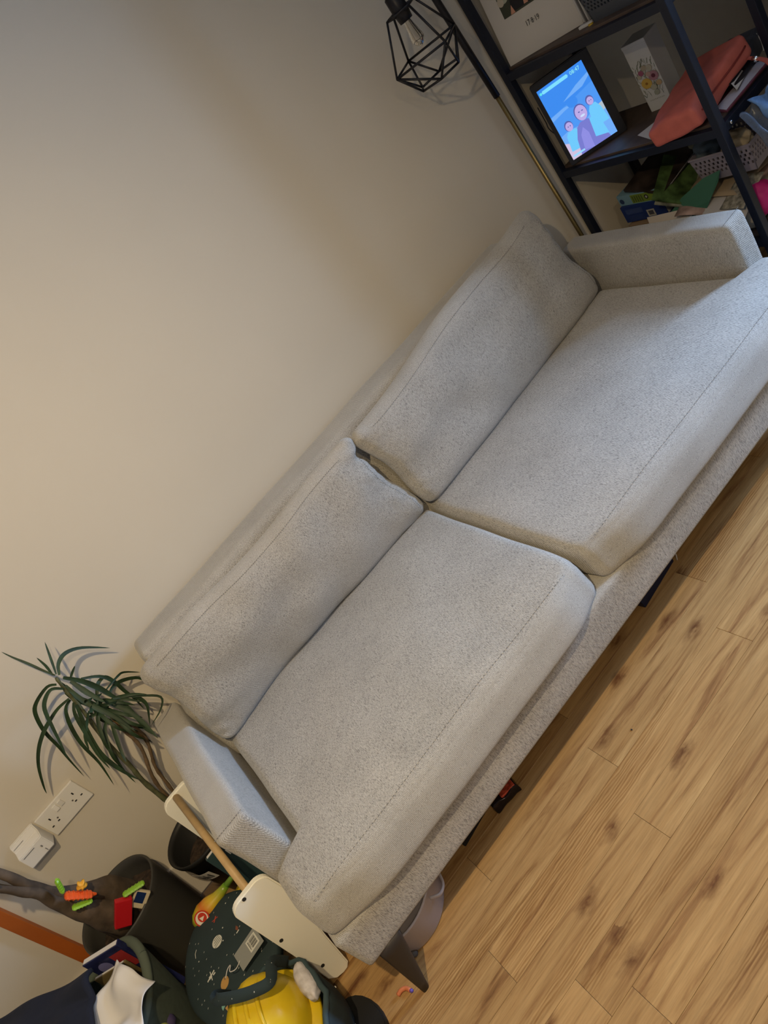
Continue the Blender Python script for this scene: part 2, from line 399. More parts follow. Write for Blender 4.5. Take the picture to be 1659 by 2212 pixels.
# seat cushions, wider in front of the arms (T shape)
def seat(xa, xb, ext, name='seat_cushion', skew=0.0):
    cx = (xa + xb) / 2; hx = (xb - xa) / 2; ya, yb = 1.238, 2.03
    def sm(t): t = max(0, min(1, t)); return t * t * (3 - 2 * t)
    def fn(p, u):
        q = Vector((cx + p.x, (ya + yb) / 2 + p.y, .368 + p.z))
        s = (1 - u.x ** 2) * (1 - u.y ** 2)
        if u.z > 0: q.z += .016 * max(0, s) ** .5 * u.z
        # the nose leans back towards its top
        q.y += .030 * (p.z / .053 + 1) / 2 * sm((-u.y - .75) / .25)
        if ext:
            k = sm((1.487 - q.y) / .035)
            side = max(0, (u.x * (1 if ext > 0 else -1)))
            q.x += ext * k * side ** 2
        # corner rounding in plan (front corners)
        for sg in (-1, 1):
            c = max(0, u.x * sg - .80) / .2; d = max(0, -u.y - .70) / .3
            c2, d2 = sm((u.x * sg - .55) / .45), sm((-u.y - .5) / .5)
            w_ = c2 * c2 * d2 * d2
            q.y += .036 * w_; q.x -= sg * .010 * w_
        q.x += skew * (q.y - 1.6)
        q.z += nz(q, 4.5, .005) * (1 if u.z > 0 else .2); q.x += nz(q, 6, .004); q.y += nz(q + Vector((5, 0, 0)), 6, .003)
        return q
    bm = nb(); rbox(bm, (hx, (yb - ya) / 2, .053), .027, 54, 60, 12, fn)
    o = W2(obj(name, bm, FSEAT, SOFA, True))
    # stitched seam near the front top edge
    bm = nb(); n = 88
    xs = xa + (ext if ext < 0 else 0) + .05; xe = xb + (ext if ext > 0 else 0) - .05
    for k in range(n):
        x = xs + (xe - xs) * k / n; y = 1.300 + .001 * math.sin(x * 9)
        z = .4222 + .016 * max(0, (1 - ((x - cx) / hx) ** 2) * (1 - ((y - (ya + yb) / 2) / ((yb - ya) / 2)) ** 2)) ** .5 + nz((x, y, .42), 4.5, .005)
        tube(bm, [(x, y, z), (x + .005, y, z)], .0007, 5)
    obj('seam', bm, SEAM, o)['kind'] = 'stuff'
    return o
seat(-0.352, 0.566, -0.098, skew=0.0); seat(0.574, 1.572, 0.085, skew=0.0)
# loose back cushions: bilinear slab between four corner points
def backc(bl, br, tl, tr, th, name='back_cushion', ear=0, seed=0, sag=0):
    bl, br, tl, tr = map(Vector, (bl, br, tl, tr)); dn = (br - bl).cross(tl - bl).normalized()   # towards the room
    def fn(p, u):
        a = u.x * .5 + .5; c = u.z * .5 + .5
        # rounding comes from p, map in-plane linearly by real half sizes
        a = .5 + p.x / 2 / HX; c = .5 + p.z / 2 / HZ
        q = (bl * (1 - a) + br * a) * (1 - c) + (tl * (1 - a) + tr * a) * c
        e = max(0, (1 - (2 * a - 1) ** 4)) * max(0, (1 - (2 * c - 1) ** 4))
        q += dn * (-p.y / HY) * (th * (.40 + .60 * e ** .6))
        w = Vector((a * 3 + seed, c * 2, 0))
        q += dn * noise.noise(w * 1.7) * .012 * (1 if p.y < 0 else .3)
        # wrinkles near the side edges
        edge = math.exp(-((1 - a) / .10) ** 2) + .7 * math.exp(-(a / .10) ** 2)
        q += dn * math.sin(c * 21 + noise.noise(w * 4) * 6 + seed) * .003 * edge * (1 if p.y < 0 else 0)
        q.z += .008 * math.sin(a * 9 + seed) * max(0, c - .5) * 2
        q.x += .008 * math.sin(c * 8 + seed * 2) * (2 * a - 1) ** 3
        if sag: q.y += sag * math.sin(PI * min(1, max(0, a)) ** .6) * max(0, 1 - c * 1.6) ** 1.5
        if ear:
            k = math.exp(-((1 - a) / .055) ** 2 - ((1 - c) / .10) ** 2)
            q += Vector((.018, -.012, .012)) * k * ear
            k2 = math.exp(-((1 - a) / .03) ** 2 - ((.83 - c) / .05) ** 2)
            q += Vector((-.016, 0, 0)) * k2 * ear
        return q
    HX = (br - bl).length / 2; HZ = (tl - bl).length / 2; HY = .05
    bm = nb(); rbox(bm, (HX, HY, HZ), .038, 70, 10, 40, fn)
    o = W2(obj(name, bm, FBACK, SOFA, True))
    # stitched flange line round the top and the right side, laid on the front face
    bm = nb(); pts = []
    def P(a, c):
        r = .038
        e = max(0, (1 - (2 * a - 1) ** 4)) * max(0, (1 - (2 * c - 1) ** 4))
        q = (bl * (1 - a) + br * a) * (1 - c) + (tl * (1 - a) + tr * a) * c
        w = Vector((a * 3 + seed, c * 2, 0))
        edge = math.exp(-((1 - a) / .10) ** 2) + .7 * math.exp(-(a / .10) ** 2)
        q += dn * (th * (.40 + .60 * e ** .6)) + dn * noise.noise(w * 1.7) * .012 + dn * math.sin(c * 21 + noise.noise(w * 4) * 6 + seed) * .003 * edge
        q.z += .008 * math.sin(a * 9 + seed) * max(0, c - .5) * 2
        q.x += .008 * math.sin(c * 8 + seed * 2) * (2 * a - 1) ** 3
        return q + dn * .0004
    n = 110
    for k in range(n):
        a = .07 + .86 * k / n
        tube(bm, [P(a, .955), P(a + .86 * .5 / n, .955)], .0007, 5)
    for k in range(40):
        c = .12 + .78 * k / 40
        tube(bm, [P(.978, c), P(.978, c + .78 * .5 / 40)], .0007, 5)
    obj('seam', bm, SEAM, o)['kind'] = 'stuff'
    return o
backc((-.345, 1.965, .424), (.560, 1.972, .424), (-.345, 1.960, .790), (.500, 1.935, .800), .050, ear=1, seed=0, sag=.05)
backc((.580, 1.960, .424), (1.550, 2.010, .424), (.520, 1.925, .800), (1.470, 2.010, .838), .052, ear=0, seed=3.3)
# legs
legm = mat('dark_stained_leg', (0.030, 0.022, 0.016), .45)
def leg(x, y, sx, sy):
    bm = nb(); n = 7; rings = []
    for k in range(n):
        t = k / (n - 1); z = .190 * (1 - t)
        w = .030 * (1 - t) + .011; d = .008 * (1 - t) + .009
        cx = x + sx * (.045 * t); cy = y + sy * .012 * t
        rings.append([bm.verts.new((cx + w * math.cos(a) * (abs(math.cos(a)) ** -.35 if abs(math.cos(a)) > 1e-3 else 1) * .9, cy + d * math.sin(a) * (abs(math.sin(a)) ** -.35 if abs(math.sin(a)) > 1e-3 else 1) * .9, z)) for a in [2 * PI * (i + .5) / 16 for i in range(16)]])
    for i in range(n - 1):
        for k in range(16): bm.faces.new((rings[i][k], rings[i + 1][k], rings[i + 1][(k + 1) % 16], rings[i][(k + 1) % 16]))
    bm.faces.new(rings[0]); bm.faces.new(list(reversed(rings[-1])))
    bmesh.ops.recalc_face_normals(bm, faces=bm.faces)
    W2(obj('leg', bm, legm, SOFA, True))
leg(-.384, 1.286, -1, -1); leg(1.575, 1.292, 1, -1); leg(-.380, 2.06, -1, 1); leg(1.575, 2.06, 1, 1)

# ------------------------------------------------------------------ floor lamp with wire cage
blackm = mat('black_metal', (0.012, 0.012, 0.016), .38, metal=.3)
brass = mat('brass_tube', (0.24, 0.18, 0.075), .38, metal=.9)
LAMP = thing('floor_lamp', 'black and brass pole floor lamp with a hanging geometric wire cage shade', 'floor lamp', (1.70, 2.13, 0))
def LP(o): o.matrix_parent_inverse = Matrix.Translation((-1.70, -2.13, 0)); return o
bm = nb(); lathe(bm, [(0, .022), (.10, .022), (.115, .016), (.118, 0), (0, 0)], 40, (1.755, 2.075, 0)); LP(obj('base', bm, blackm, LAMP, True))
pb, pm_, pt = (1.722, 2.15, .02), (1.690, 2.135, 1.104), (1.655, 2.13, 1.95)
bm = nb(); tube(bm, [(1.722, 2.15, .02), (1.714, 2.146, .40), pm_], .0075, 12); LP(obj('lower_pole', bm, brass, LAMP, True))
bm = nb(); tube(bm, [pm_, (1.672, 2.132, 1.5), pt], .011, 12); LP(obj('upper_pole', bm, blackm, LAMP, True))
CX, CY, CZ = 1.477, 2.03, 1.489    # top centre of the cage (lamp holder)
bm = nb(); tube(bm, spline([pt, (1.63, 2.12, 2.05), (1.55, 2.08, 2.06), (CX, CY, 1.98)], 5), .010, 10); LP(obj('arm', bm, blackm, LAMP, True))
bm = nb(); tube(bm, [(CX, CY, 1.98), (CX, CY, 1.58)], .003, 8); LP(obj('cord', bm, blackm, LAMP, True))
bm = nb(); lathe(bm, [(0, .10), (.010, .10), (.014, .085), (.019, .07), (.019, .045), (.024, .04), (.024, .0), (.020, -.03), (0, -.03)], 24, (CX, CY, CZ)); LP(obj('lamp_holder', bm, blackm, LAMP, True))
bm = nb(); tube(bm, [(CX - .018, CY - .010, CZ + .052), (CX - .030, CY - .018, CZ + .052)], .009, 12); LP(obj('switch_knob', bm, mat('ivory_plastic', (.6, .58, .5), .4), LAMP, True))
glass = mat('clear_glass', (0.95, 0.9, 0.8), .03, trans=1.0)
bm = nb(); lathe(bm, [(.011, -.03), (.013, -.045), (.019, -.075), (.020, -.085), (.011, -.098), (.003, -.104), (0, -.105)], 24, (CX, CY, CZ)); bulb = LP(obj('bulb', bm, glass, LAMP, True))
bm = nb()
for k in range(4):
    a = k * PI / 2; tube(bm, [(CX + .004 * math.cos(a), CY + .004 * math.sin(a), CZ - .035), (CX + .007 * math.cos(a), CY + .007 * math.sin(a), CZ - .085)], .0006, 5)
LP(obj('filament', bm, mat('filament', (.5, .4, .2), .3, metal=1), bulb))
# cage: small top ring, wide shoulder pentagon, lower pentagon
bm = nb(); wr = .0034
def ring(r, z, n, ph): return [Vector((CX + r * math.cos(2 * PI * k / n + ph), CY + r * math.sin(2 * PI * k / n + ph), CZ + z)) for k in range(n)]
def bar(a, b): tube(bm, [a, b], wr, 6)
T = ring(.052, 0, 4, -.14); Mr = ring(.118, -.124, 4, -.14); B_ = ring(.070, -.196, 6, -.14)
Tp = Vector((CX, CY, CZ - .01))
for k in range(4):
    bar(T[k], T[(k + 1) % 4]); bar(T[k], Mr[k]); bar(Mr[k], Mr[(k + 1) % 4]); bar(Tp, T[k])
for a, b in ((0, 0), (0, 1), (0, 5), (1, 1), (1, 2), (2, 2), (2, 3), (2, 4), (3, 4), (3, 5)): bar(Mr[a], B_[b])
for k in range(6): bar(B_[k], B_[(k + 1) % 6])
LP(obj('cage_shade', bm, blackm, LAMP, True))

# ------------------------------------------------------------------ shelving unit
navy = mat('blue_black_steel', (0.010, 0.014, 0.028), .42, metal=.2, spec=.5)
shwood = mat('dark_walnut_board', (0.085, 0.058, 0.045), .55, noise_amt=.35, nscale=14)
SH = thing('shelving_unit', 'open black steel shelving unit with dark wood shelves at the sofa end', 'shelving unit', (1.945, 1.8625, 0))
def SP(o): o.matrix_parent_inverse = Matrix.Translation((-1.945, -1.8625, 0)); return o
sx0, sx1, sy0, sy1 = 1.785, 2.105, 1.530, 2.190
for x in (sx0 + .0125, sx1 - .0125):
    for y in (sy0 + .0125, sy1 - .0125):
        bm = nb(); bevbox(bm, (x, y, .93), (.025, .025, 1.86), .002); SP(obj('post', bm, navy, SH))
LV = (0.008, .352, .728, 1.098, 1.470, 1.835)
for z in LV:
    h = .026
    for x in (sx0 + .0125, sx1 - .0125):
        bm = nb(); bevbox(bm, (x, (sy0 + sy1) / 2, z + h / 2), (.022, sy1 - sy0 - .05, h), .0015); SP(obj('side_rail', bm, navy, SH))
    for y in (sy0 + .0125, sy1 - .0125):
        bm = nb(); bevbox(bm, ((sx0 + sx1) / 2, y, z + h / 2), (sx1 - sx0 - .05, .022, h), .0015); SP(obj('front_rail' if y < 1.8 else 'back_rail', bm, navy, SH))
    bm = nb(); bevbox(bm, ((sx0 + sx1) / 2, (sy0 + sy1) / 2, z + h + .001), (sx1 - sx0 - .046, sy1 - sy0 - .046, .012), .0015)
    SP(obj('shelf_board', bm, shwood, SH))
bm = nb()
for z in (.741, 1.111):
    tube(bm, [(1.830, sy0 + .002, z), (1.830, sy0 - .003, z)], .005, 10)
SP(obj('bolts', bm, mat('zinc', (.5, .52, .55), .3, metal=1), SH, True))['kind'] = 'stuff'
Z1, Z2, Z3 = 1.098 + .033, .728 + .033, .352 + .033     # tops of the three visible shelves

# flat print helper: polygons laid on a plane (origin o, axes ex, ey, normal n), in real units
def decal(name, parent, o, ex, ey, shapes, lift=.0006):
    o, ex, ey = Vector(o), Vector(ex).normalized(), Vector(ey).normalized(); n = ex.cross(ey).normalized()
    bm = nb(); mats = []; idx = {}
    for li, (pts, m) in enumerate(shapes):
        if m.name not in idx: idx[m.name] = len(mats); mats.append(m)
        h = lift * (1 + li * .08)
        vs = [bm.verts.new(o + ex * p[0] + ey * p[1] + n * h) for p in pts]
        f = bm.faces.new(vs); f.material_index = idx[m.name]
        if f.normal.dot(n) < 0:
            pass
    bm.normal_update()
    for f in bm.faces:
        if f.normal.dot(n) < 0: f.normal_flip()
    return obj(name, bm, mats, parent)
def ell(cx, cy, rx, ry=None, n=18, rot=0, a0=0, a1=2 * PI):
    ry = rx if ry is None else ry; out = []
    m = n if abs(a1 - a0 - 2 * PI) < 1e-6 else n + 1
    for k in range(m):
        a = a0 + (a1 - a0) * k / n; x, y = rx * math.cos(a), ry * math.sin(a)
        out.append((cx + x * math.cos(rot) - y * math.sin(rot), cy + x * math.sin(rot) + y * math.cos(rot)))
    return out
def rect(x0, y0, x1, y1): return [(x0, y0), (x1, y0), (x1, y1), (x0, y1)]
def stroke(pts, w):
    P = [Vector((p[0], p[1])) for p in pts]; A = []; Bq = []
    for i, p in enumerate(P):
        t = (P[min(i + 1, len(P) - 1)] - P[max(i - 1, 0)]).normalized(); s = Vector((-t.y, t.x)) * w / 2
        A.append(tuple(p + s)); Bq.append(tuple(p - s))
    return A + Bq[::-1]
def flat(name, col, rough=.7): return mat(name, col, rough)
def glow(name, col, s=1.0): return mat(name, (0, 0, 0), .3, emit=col, est=s * 1.12)
def text(name, body, size, mt, parent, o, ex, ey, lift=.0012, sx=1.0, sp=1.0):
    cu = bpy.data.curves.new(name, 'FONT'); cu.body = body; cu.size = size; cu.space_character = sp; cu.resolution_u = 2
    tmp = bpy.data.objects.new('t', cu); C.objects.link(tmp)
    me = bpy.data.meshes.new_from_object(tmp.evaluated_get(bpy.context.evaluated_depsgraph_get()))
    bpy.data.objects.remove(tmp)
    o, ex, ey = Vector(o), Vector(ex).normalized(), Vector(ey).normalized(); n = ex.cross(ey).normalized()
    for v in me.vertices: v.co = o + ex * v.co.x * sx + ey * v.co.y + n * lift
    me.materials.clear(); me.materials.append(mt)
    ob = bpy.data.objects.new(name, me); C.objects.link(ob); ob.parent = parent; return ob

# ------------------------------------------------------------------ things on the top shelf
cream = mat('mount_board', (0.60, 0.56, 0.50), .7)
t = thing('photo_mount', 'cream mounted photograph with a handwritten date leaning on the top shelf', 'picture', (1.83, 2.02, Z1))
th = math.atan2(.03, .32)
ey = Vector((.0, 0, 1)); ex = Vector((math.sin(math.radians(13)), -math.cos(math.radians(13)), 0))   # across, towards the room
tilt = Vector((.10, 0, 1)).normalized(); o0 = Vector((-.016, .142, .001)); nrm = ex.cross(tilt)
bm = nb(); Wd, Hh = .285, .36
prism(bm, [o0, o0 + ex * Wd, o0 + ex * Wd + tilt * Hh, o0 + tilt * Hh], nrm * -.012); obj('board', bm, cream, t)
P_ = [(rect(.052, .125, .238, .33), flat('photo_sky', sr(196, 196, 186))), ([(.052, .125), (.238, .125), (.238, .165), (.20, .172), (.12, .165), (.09, .19), (.07, .175), (.052, .185)], flat('photo_leaves', sr(62, 66, 52))),
      ([(.085, .130), (.238, .130), (.238, .20), (.19, .195), (.15, .205), (.10, .185)], flat('photo_dark', sr(34, 32, 36))), (rect(.125, .188, .238, .204), flat('photo_brick', sr(176, 132, 108))),
      (ell(.075, .182, .020), flat('photo_flower', sr(168, 170, 150))), (ell(.062, .170, .012), flat('photo_flower2', sr(190, 180, 160))),
      ([(.080, .126), (.098, .126), (.092, .150)], flat('photo_skin', sr(200, 146, 120))), ([(.135, .132), (.152, .132), (.140, .152)], flat('photo_skin', (0, 0, 0))),
      ([(.185, .130), (.20, .130), (.19, .150)], flat('photo_skin', (0, 0, 0)))]
decal('photograph', t, o0, ex, tilt, P_)
ink = flat('black_ink', (.03, .03, .03))
text('handwritten_date', '17·8·19', .022, ink, t, o0 + ex * .112 + tilt * .075, ex, tilt, sx=.8)

pap = mat('white_paper', (0.62, 0.60, 0.58), .8)
for i, (w, c, lb) in enumerate(((.010, (0.30, 0.29, 0.29), 'thin grey book standing right beside the cream photo mount'), (.007, (0.52, 0.51, 0.50), 'thin pale book standing between grey book and mesh basket'))):
    t = thing('book', lb, 'book', (1.945, 1.876 - i * .017, Z1), (0, 0, math.radians(-4)), 'thin books beside the photo mount')
    bm = nb(); bevbox(bm, (0, 0, .12), (.13, w, .24), .0012); obj('cover', bm, mat('book_grey_%d' % i, c, .5), t)
    bm = nb(); bevbox(bm, (-.001, 0, .12), (.131, w * .55, .235), .0008); obj('pages', bm, pap, t)
bm = nb(); bevbox(bm, (0, 0, .004), (.016, .050, .008), .002)
tag(obj('white_strip', bm, pap, loc=(1.845, 1.842, Z1), rot=(0, 0, .1)), 'small white plastic strip lying in front of the grey mesh basket', 'strip')

def basket(name, label, loc, rz, sx, sy, h, m, holes, cat='basket', taper=.9):
    """open box with punched slots in its walls"""
    t = thing(name, label, cat, loc, (0, 0, rz))
    bm = nb(); w = .003
    def P(u, v, zz): k = taper + (1 - taper) * zz / h; return Vector((u * sx / 2 * k, v * sy / 2 * k, zz))
    cor = [(-1, -1), (1, -1), (1, 1), (-1, 1)]
    for s in range(4):
        a, b = cor[s], cor[(s + 1) % 4]; ln = sx if s % 2 == 0 else sy
        nc = max(4, int(ln / holes)); nr = max(3, int(h / holes) - 1)
        def Q(i, zz):
            return P(a[0] + (b[0] - a[0]) * i, a[1] + (b[1] - a[1]) * i, zz)
        nin = (Q(.5, h / 2)); nin.z = 0; nin = -nin.normalized() * w
        def quad(i0, i1, z0, z1): prism(bm, [Q(i0, z0), Q(i1, z0), Q(i1, z1), Q(i0, z1)], nin)
        zb, zt = h * .22, h * .86
        quad(0, 1, 0, zb); quad(0, 1, zt, h)
        for r in range(nr):
            z0 = zb + (zt - zb) * r / nr; z1 = zb + (zt - zb) * (r + 1) / nr; off = .5 * (r % 2) / nc
            quad(0, 1, z0, z0 + (z1 - z0) * .32)
            for c in range(nc + 1):
                i0 = max(0, (c - .27) / nc + off * 0 + (off if c else 0)); i1 = min(1, (c + .27) / nc + off)
                if i1 > i0: quad(i0, i1, z0 + (z1 - z0) * .32, z1)
    obj('body', bm, m, t)
    bm = nb(); box(bm, (0, 0, .002), (sx * taper - .004, sy * taper - .004, .003)); obj('bottom', bm, m, t)
    bm = nb(); pts = [P(a, b, h) for a, b in cor]; tube(bm, pts + [pts[0]], .0035, 6); obj('rim', bm, m, t)
    return t
basket('mesh_basket', 'dark grey perforated basket on the top shelf, partly cut off', (1.945, 1.69, Z1), 0, .23, .27, .13, mat('grey_blue_plastic', (0.060, 0.068, 0.085), .4), .013)
bm = nb(); lathe(bm, [(0, .004), (.007, .004), (.008, 0), (0, 0)], 16)
tag(obj('yellow_button', bm, mat('mustard', sr(196, 160, 40), .5), loc=(1.838, 1.822, Z1), rot=(0, 0, 0)), 'small mustard yellow disc at the corner of the top shelf basket', 'button')

# ------------------------------------------------------------------ middle shelf: smart display
t = thing('tablet_display', 'lit tablet photo display in a thick black frame on the middle shelf', 'tablet', (1.860, 2.040, Z2))
ex = Vector((.109, -.114, 0)).normalized(); ey = Vector((.04, .04, 1)).normalized(); nn = ex.cross(ey)
o0 = Vector((-.069, .073, .002)); SW, SHh = .158, .250
dk = mat('black_plastic_frame', (0.010, 0.010, 0.014), .35)
bm = nb(); prism(bm, [o0, o0 + ex * .200, o0 + ex * .200 + ey * .288, o0 + ey * .288], nn * -.026)
bmesh.ops.bevel(bm, geom=bm.edges[:], offset=.003, segments=2, affect='EDGES'); obj('frame', bm, dk, t)
bm = nb(); q = o0 + ex * .05 + ey * .03 - nn * .018
prism(bm, [q, q + ex * .10, q + ex * .085 + ey * .13, q + ex * .015 + ey * .13], nn * -.035); obj('rear_stand', bm, dk, t)
q = o0 + ex * .014 + ey * .015
def E_(n, c): return glow(n, c, 1.0)
def sub(pts): return [(p[0] * SW, p[1] * SHh) for p in pts]
sky0, sky1, sky2 = E_('screen_sky_deep', sr(58, 138, 238)), E_('screen_sky', sr(76, 150, 242)), E_('screen_sky_pale', sr(112, 172, 246))
lil, lil2 = E_('screen_lilac', sr(140, 140, 224)), E_('screen_violet', sr(118, 122, 206))
skn = E_('screen_skin', sr(186, 168, 228)); hair = E_('screen_hair', sr(84, 94, 168)); cy = E_('screen_cyan', sr(110, 200, 250)); sand = E_('screen_sand', sr(206, 190, 222)); wht = E_('screen_white', sr(200, 222, 252)); yel = E_('screen_dune', sr(176, 190, 200))
scr = [(rect(0, 0, SW, SHh), sky1), (sub([(0, .62), (.5, .66), (1, .72), (1, 1), (0, 1)]), sky0), (sub([(.35, .70), (.8, .73), (1, .80), (1, .84), (.7, .79)]), sky2), (sub([(0, .56), (.3, .60), (.6, .62), (.3, .64), (0, .62)]), sky2),
       (sub([(0, 0), (1, 0), (1, .34), (.8, .42), (.5, .33), (.2, .36), (0, .34)]), sky2), (sub([(.74, .28), (1, .34), (1, .44), (.82, .42)]), yel),
       (sub([(0, 0), (.62, 0), (.55, .10), (.3, .14), (0, .24)]), sand),
       (ell(.50 * SW, .64 * SHh, .018, .016), sky0),
       (sub([(.66, .20), (.70, .42), (.76, .48), (.88, .48), (.94, .40), (.98, .20)]), cy), (ell(.80 * SW, .535 * SHh, .0125, .016, rot=.0), hair), (ell(.805 * SW, .525 * SHh, .0105, .013), skn),
       (sub([(.06, .10), (.10, .30), (.16, .345), (.32, .345), (.40, .28), (.40, .08)]), cy), (ell(.23 * SW, .41 * SHh, .014, .017), hair), (ell(.235 * SW, .40 * SHh, .012, .0145), skn),
       (sub([(.20, .0), (.26, .20), (.36, .33), (.46, .37), (.62, .36), (.76, .24), (.86, .0)]), lil2), (sub([(.60, .10), (.64, .34), (.72, .36), (.84, .20), (.86, .05)]), cy), (sub([(.30, .03), (.36, .22), (.46, .30), (.52, .20), (.50, .0)]), lil),
       (ell(.55 * SW, .475 * SHh, .0205, .027), hair), (ell(.555 * SW, .465 * SHh, .0185, .025), skn), (ell(.56 * SW, .425 * SHh, .008, .0035), wht),
       (ell(.525 * SW, .485 * SHh, .003, .0018), hair), (ell(.595 * SW, .485 * SHh, .003, .0018), hair),
       (ell(.215 * SW, .405 * SHh, .0018), hair), (ell(.262 * SW, .405 * SHh, .0018), hair), (ell(.79 * SW, .53 * SHh, .0016), hair), (ell(.83 * SW, .53 * SHh, .0016), hair),
       (sub([(.10, .925), (.64, .925), (.66, .945), (.64, .968), (.10, .968), (.08, .945)]), E_('screen_pill', sr(126, 220, 252))), (ell(.055 * SW, .945 * SHh, .0045), E_('screen_dot', sr(96, 226, 236))),
       (sub([(.04, .03), (.30, .03), (.30, .055), (.04, .055)]), E_('screen_bar', sr(150, 214, 252)))]
decal('screen', t, q, ex, ey, scr, lift=.0012)
text('clock_digits', '08:47', .017, E_('screen_digits', sr(150, 240, 236)), t, q + ex * (SW * .70) + ey * (SHh * .925), ex, ey, lift=.006, sx=.9)
# power cord of the display
bm = nb(); tube(bm, spline([(1.80, 2.13, .985), (1.800, 2.13, .93), (1.800, 2.13, .90), (1.812, 2.105, .83), (1.80, 2.12, .785), (1.83, 2.14, .765)], 5), .0017, 6)
tag(obj('power_cord', bm, blackm), 'thin black cord hanging beside the lit tablet display', 'cord')

# gift box with a printed bouquet
t = thing('gift_box', 'tall white gift box printed with a bunch of flowers', 'box', (2.045, 1.885, Z2), (0, 0, math.radians(7)))
bm = nb(); bevbox(bm, (0, 0, .106), (.078, .082, .212), .002); obj('carton', bm, mat('white_card', (0.55, 0.56, 0.56), .6), t)
bm = nb(); bevbox(bm, (0, 0, .217), (.080, .084, .012), .002); obj('lid', bm, mat('white_card', 0), t)
random.seed(11); shp = []
grn = [flat('print_stem_a', sr(98, 106, 84)), flat('print_stem_b', sr(70, 78, 62)), flat('print_leaf', sr(120, 126, 104))]
for k in range(60):
    x = random.uniform(.004, .078); y = random.uniform(.045, .155); a = random.uniform(.9, 2.3); l = random.uniform(.008, .018)
    shp.append((stroke([(x, y), (x + l * math.cos(a) * .6, y + l * math.sin(a) * .7), (x + l * math.cos(a), y + l * math.sin(a))], random.uniform(.0008, .0022)), random.choice(grn)))
for (x, y, r, c) in ((.030, .092, .0155, sr(196, 160, 72)), (.062, .108, .0145, sr(158, 116, 128)), (.062, .108, .006, sr(92, 40, 56)), (.026, .128, .008, sr(150, 84, 108)), (.058, .135, .009, sr(170, 166, 150)), (.042, .140, .008, sr(160, 150, 130)), (.070, .082, .008, sr(176, 150, 112)), (.048, .074, .009, sr(168, 166, 148)), (.030, .092, .004, sr(140, 100, 40)), (.016, .118, .006, sr(176, 168, 150)), (.048, .118, .007, sr(178, 150, 140)), (.05, .056, .008, sr(150, 152, 138))):
    r *= 1.2; shp.append((ell(x, y, r, r * .9, 10), flat('petal_%d_%d' % (x * 1000, r * 1000), c)))
decal('flower_print', t, (-.039, .041, 0), (0, -1, 0), (0, 0, 1), shp)
sh_ = []
for k in range(9): sh_.append((stroke([(.014 + k * .006, .034 + .0015 * (k % 2)), (.016 + k * .006, .038), (.018 + k * .006, .034)], .0007), grn[1]))
decal('printed_caption', t, (-.039, .041, 0), (0, -1, 0), (0, 0, 1), sh_, lift=.0008)

# coral pouch, cards and papers
coral = mat('coral_fabric', (0.52, 0.125, 0.095), .65, noise_amt=.12, nscale=22, bump=.5)
t = thing('zip_pouch', 'coral red zipped padded pouch lying on the middle shelf behind the post', 'pouch', (1.930, 1.665, Z2 + .004), (math.radians(-10), math.radians(-5), math.radians(4)))
def pf(p, u):
    q = Vector(p); q.z = q.z + .042; q.y *= 1 + .08 * math.sin(u.x * 3)
    q.z += nz(p, 14, .008); q.y += nz(p, 11, .006); return q
bm = nb(); rbox(bm, (.155, .092, .036), .018, 30, 20, 10, pf); obj('body', bm, coral, t, True)
bm = nb(); tube(bm, [(x * .150, -.093 * (1 + .08 * math.sin(x * 3)) - .001, .042) for x in [k / 12 * 2 - 1 for k in range(1, 12)]], .0028, 6); obj('zip', bm, mat('dark_coral_zip', (.22, .03, .025), .5), t, True)
def card(name, label, cat, pts, z, m, th=.0015, group=None):
    bm = nb(); prism(bm, [(p[0], p[1], p[2] if len(p) > 2 else z) for p in pts], (0, 0, th))
    return tag(obj(name, bm, m), label, cat, group)
card('paper_card', 'plain off-white card poking out left of the coral pouch', 'card', [(1.868, 1.880), (1.80, 1.76), (1.86, 1.72), (1.94, 1.84)], Z2 + .002, pap)
lilp = mat('lilac_paper', (0.50, 0.50, 0.60), .7); mar = mat('maroon_edge', (0.16, 0.04, 0.07), .6)
card('folded_paper', 'pale paper sheet right of the coral pouch on the middle shelf', 'paper', [(1.855, 1.550), (2.075, 1.553), (2.09, 1.60), (1.88, 1.60)], Z2 + .005, lilp)
card('maroon_folder', 'thin maroon folder under the pale paper on the middle shelf', 'folder', [(1.850, 1.545), (2.08, 1.547), (2.095, 1.61), (1.87, 1.61)], Z2 + .0005, mar, .004)
card('white_envelope', 'small white envelope tucked against the end of the coral pouch', 'envelope', [(1.93, 1.558, Z2 + .015), (2.02, 1.585, Z2 + .012), (2.045, 1.625, Z2 + .04), (1.96, 1.60, Z2 + .05)], Z2 + .02, pap)
bm = nb(); bevbox(bm, (2.01, 1.582, Z2 + .020), (.13, .006, .012), .001, rz=math.radians(8)); bevbox(bm, (2.0, 1.59, Z2 + .032), (.12, .005, .008), .001, rz=math.radians(10))
tag(obj('black_ruler', bm, mat('black_plastic_frame', 0)), 'pair of narrow black strips lying beside the coral pouch', 'ruler')
t = thing('sunglasses_case', 'dark slate box shaped pouch with a pale seam at the shelf end', 'case', (2.115, 1.648, Z2 + .002), (0, 0, math.radians(12)))
bm = nb(); rbox(bm, (.055, .05, .034), .012, 14, 14, 8, lambda p, u: p + Vector((nz(p, 20, .004), nz(p, 17, .004), .036 + nz(p, 15, .004)))); obj('body', bm, mat('slate_fabric', (0.035, 0.038, 0.055), .6, noise_amt=.5, nscale=30), t, True)
bm = nb(); tube(bm, spline([(.012, -.052, .008), (.016, -.053, .035), (.010, -.050, .062)], 4), .0016, 6); obj('seam', bm, pap, t)
t = thing('wrist_strap', 'coral wrist strap with a silver clip hanging off the shelf edge', 'strap', (2.02, 1.56, Z2 + .03))
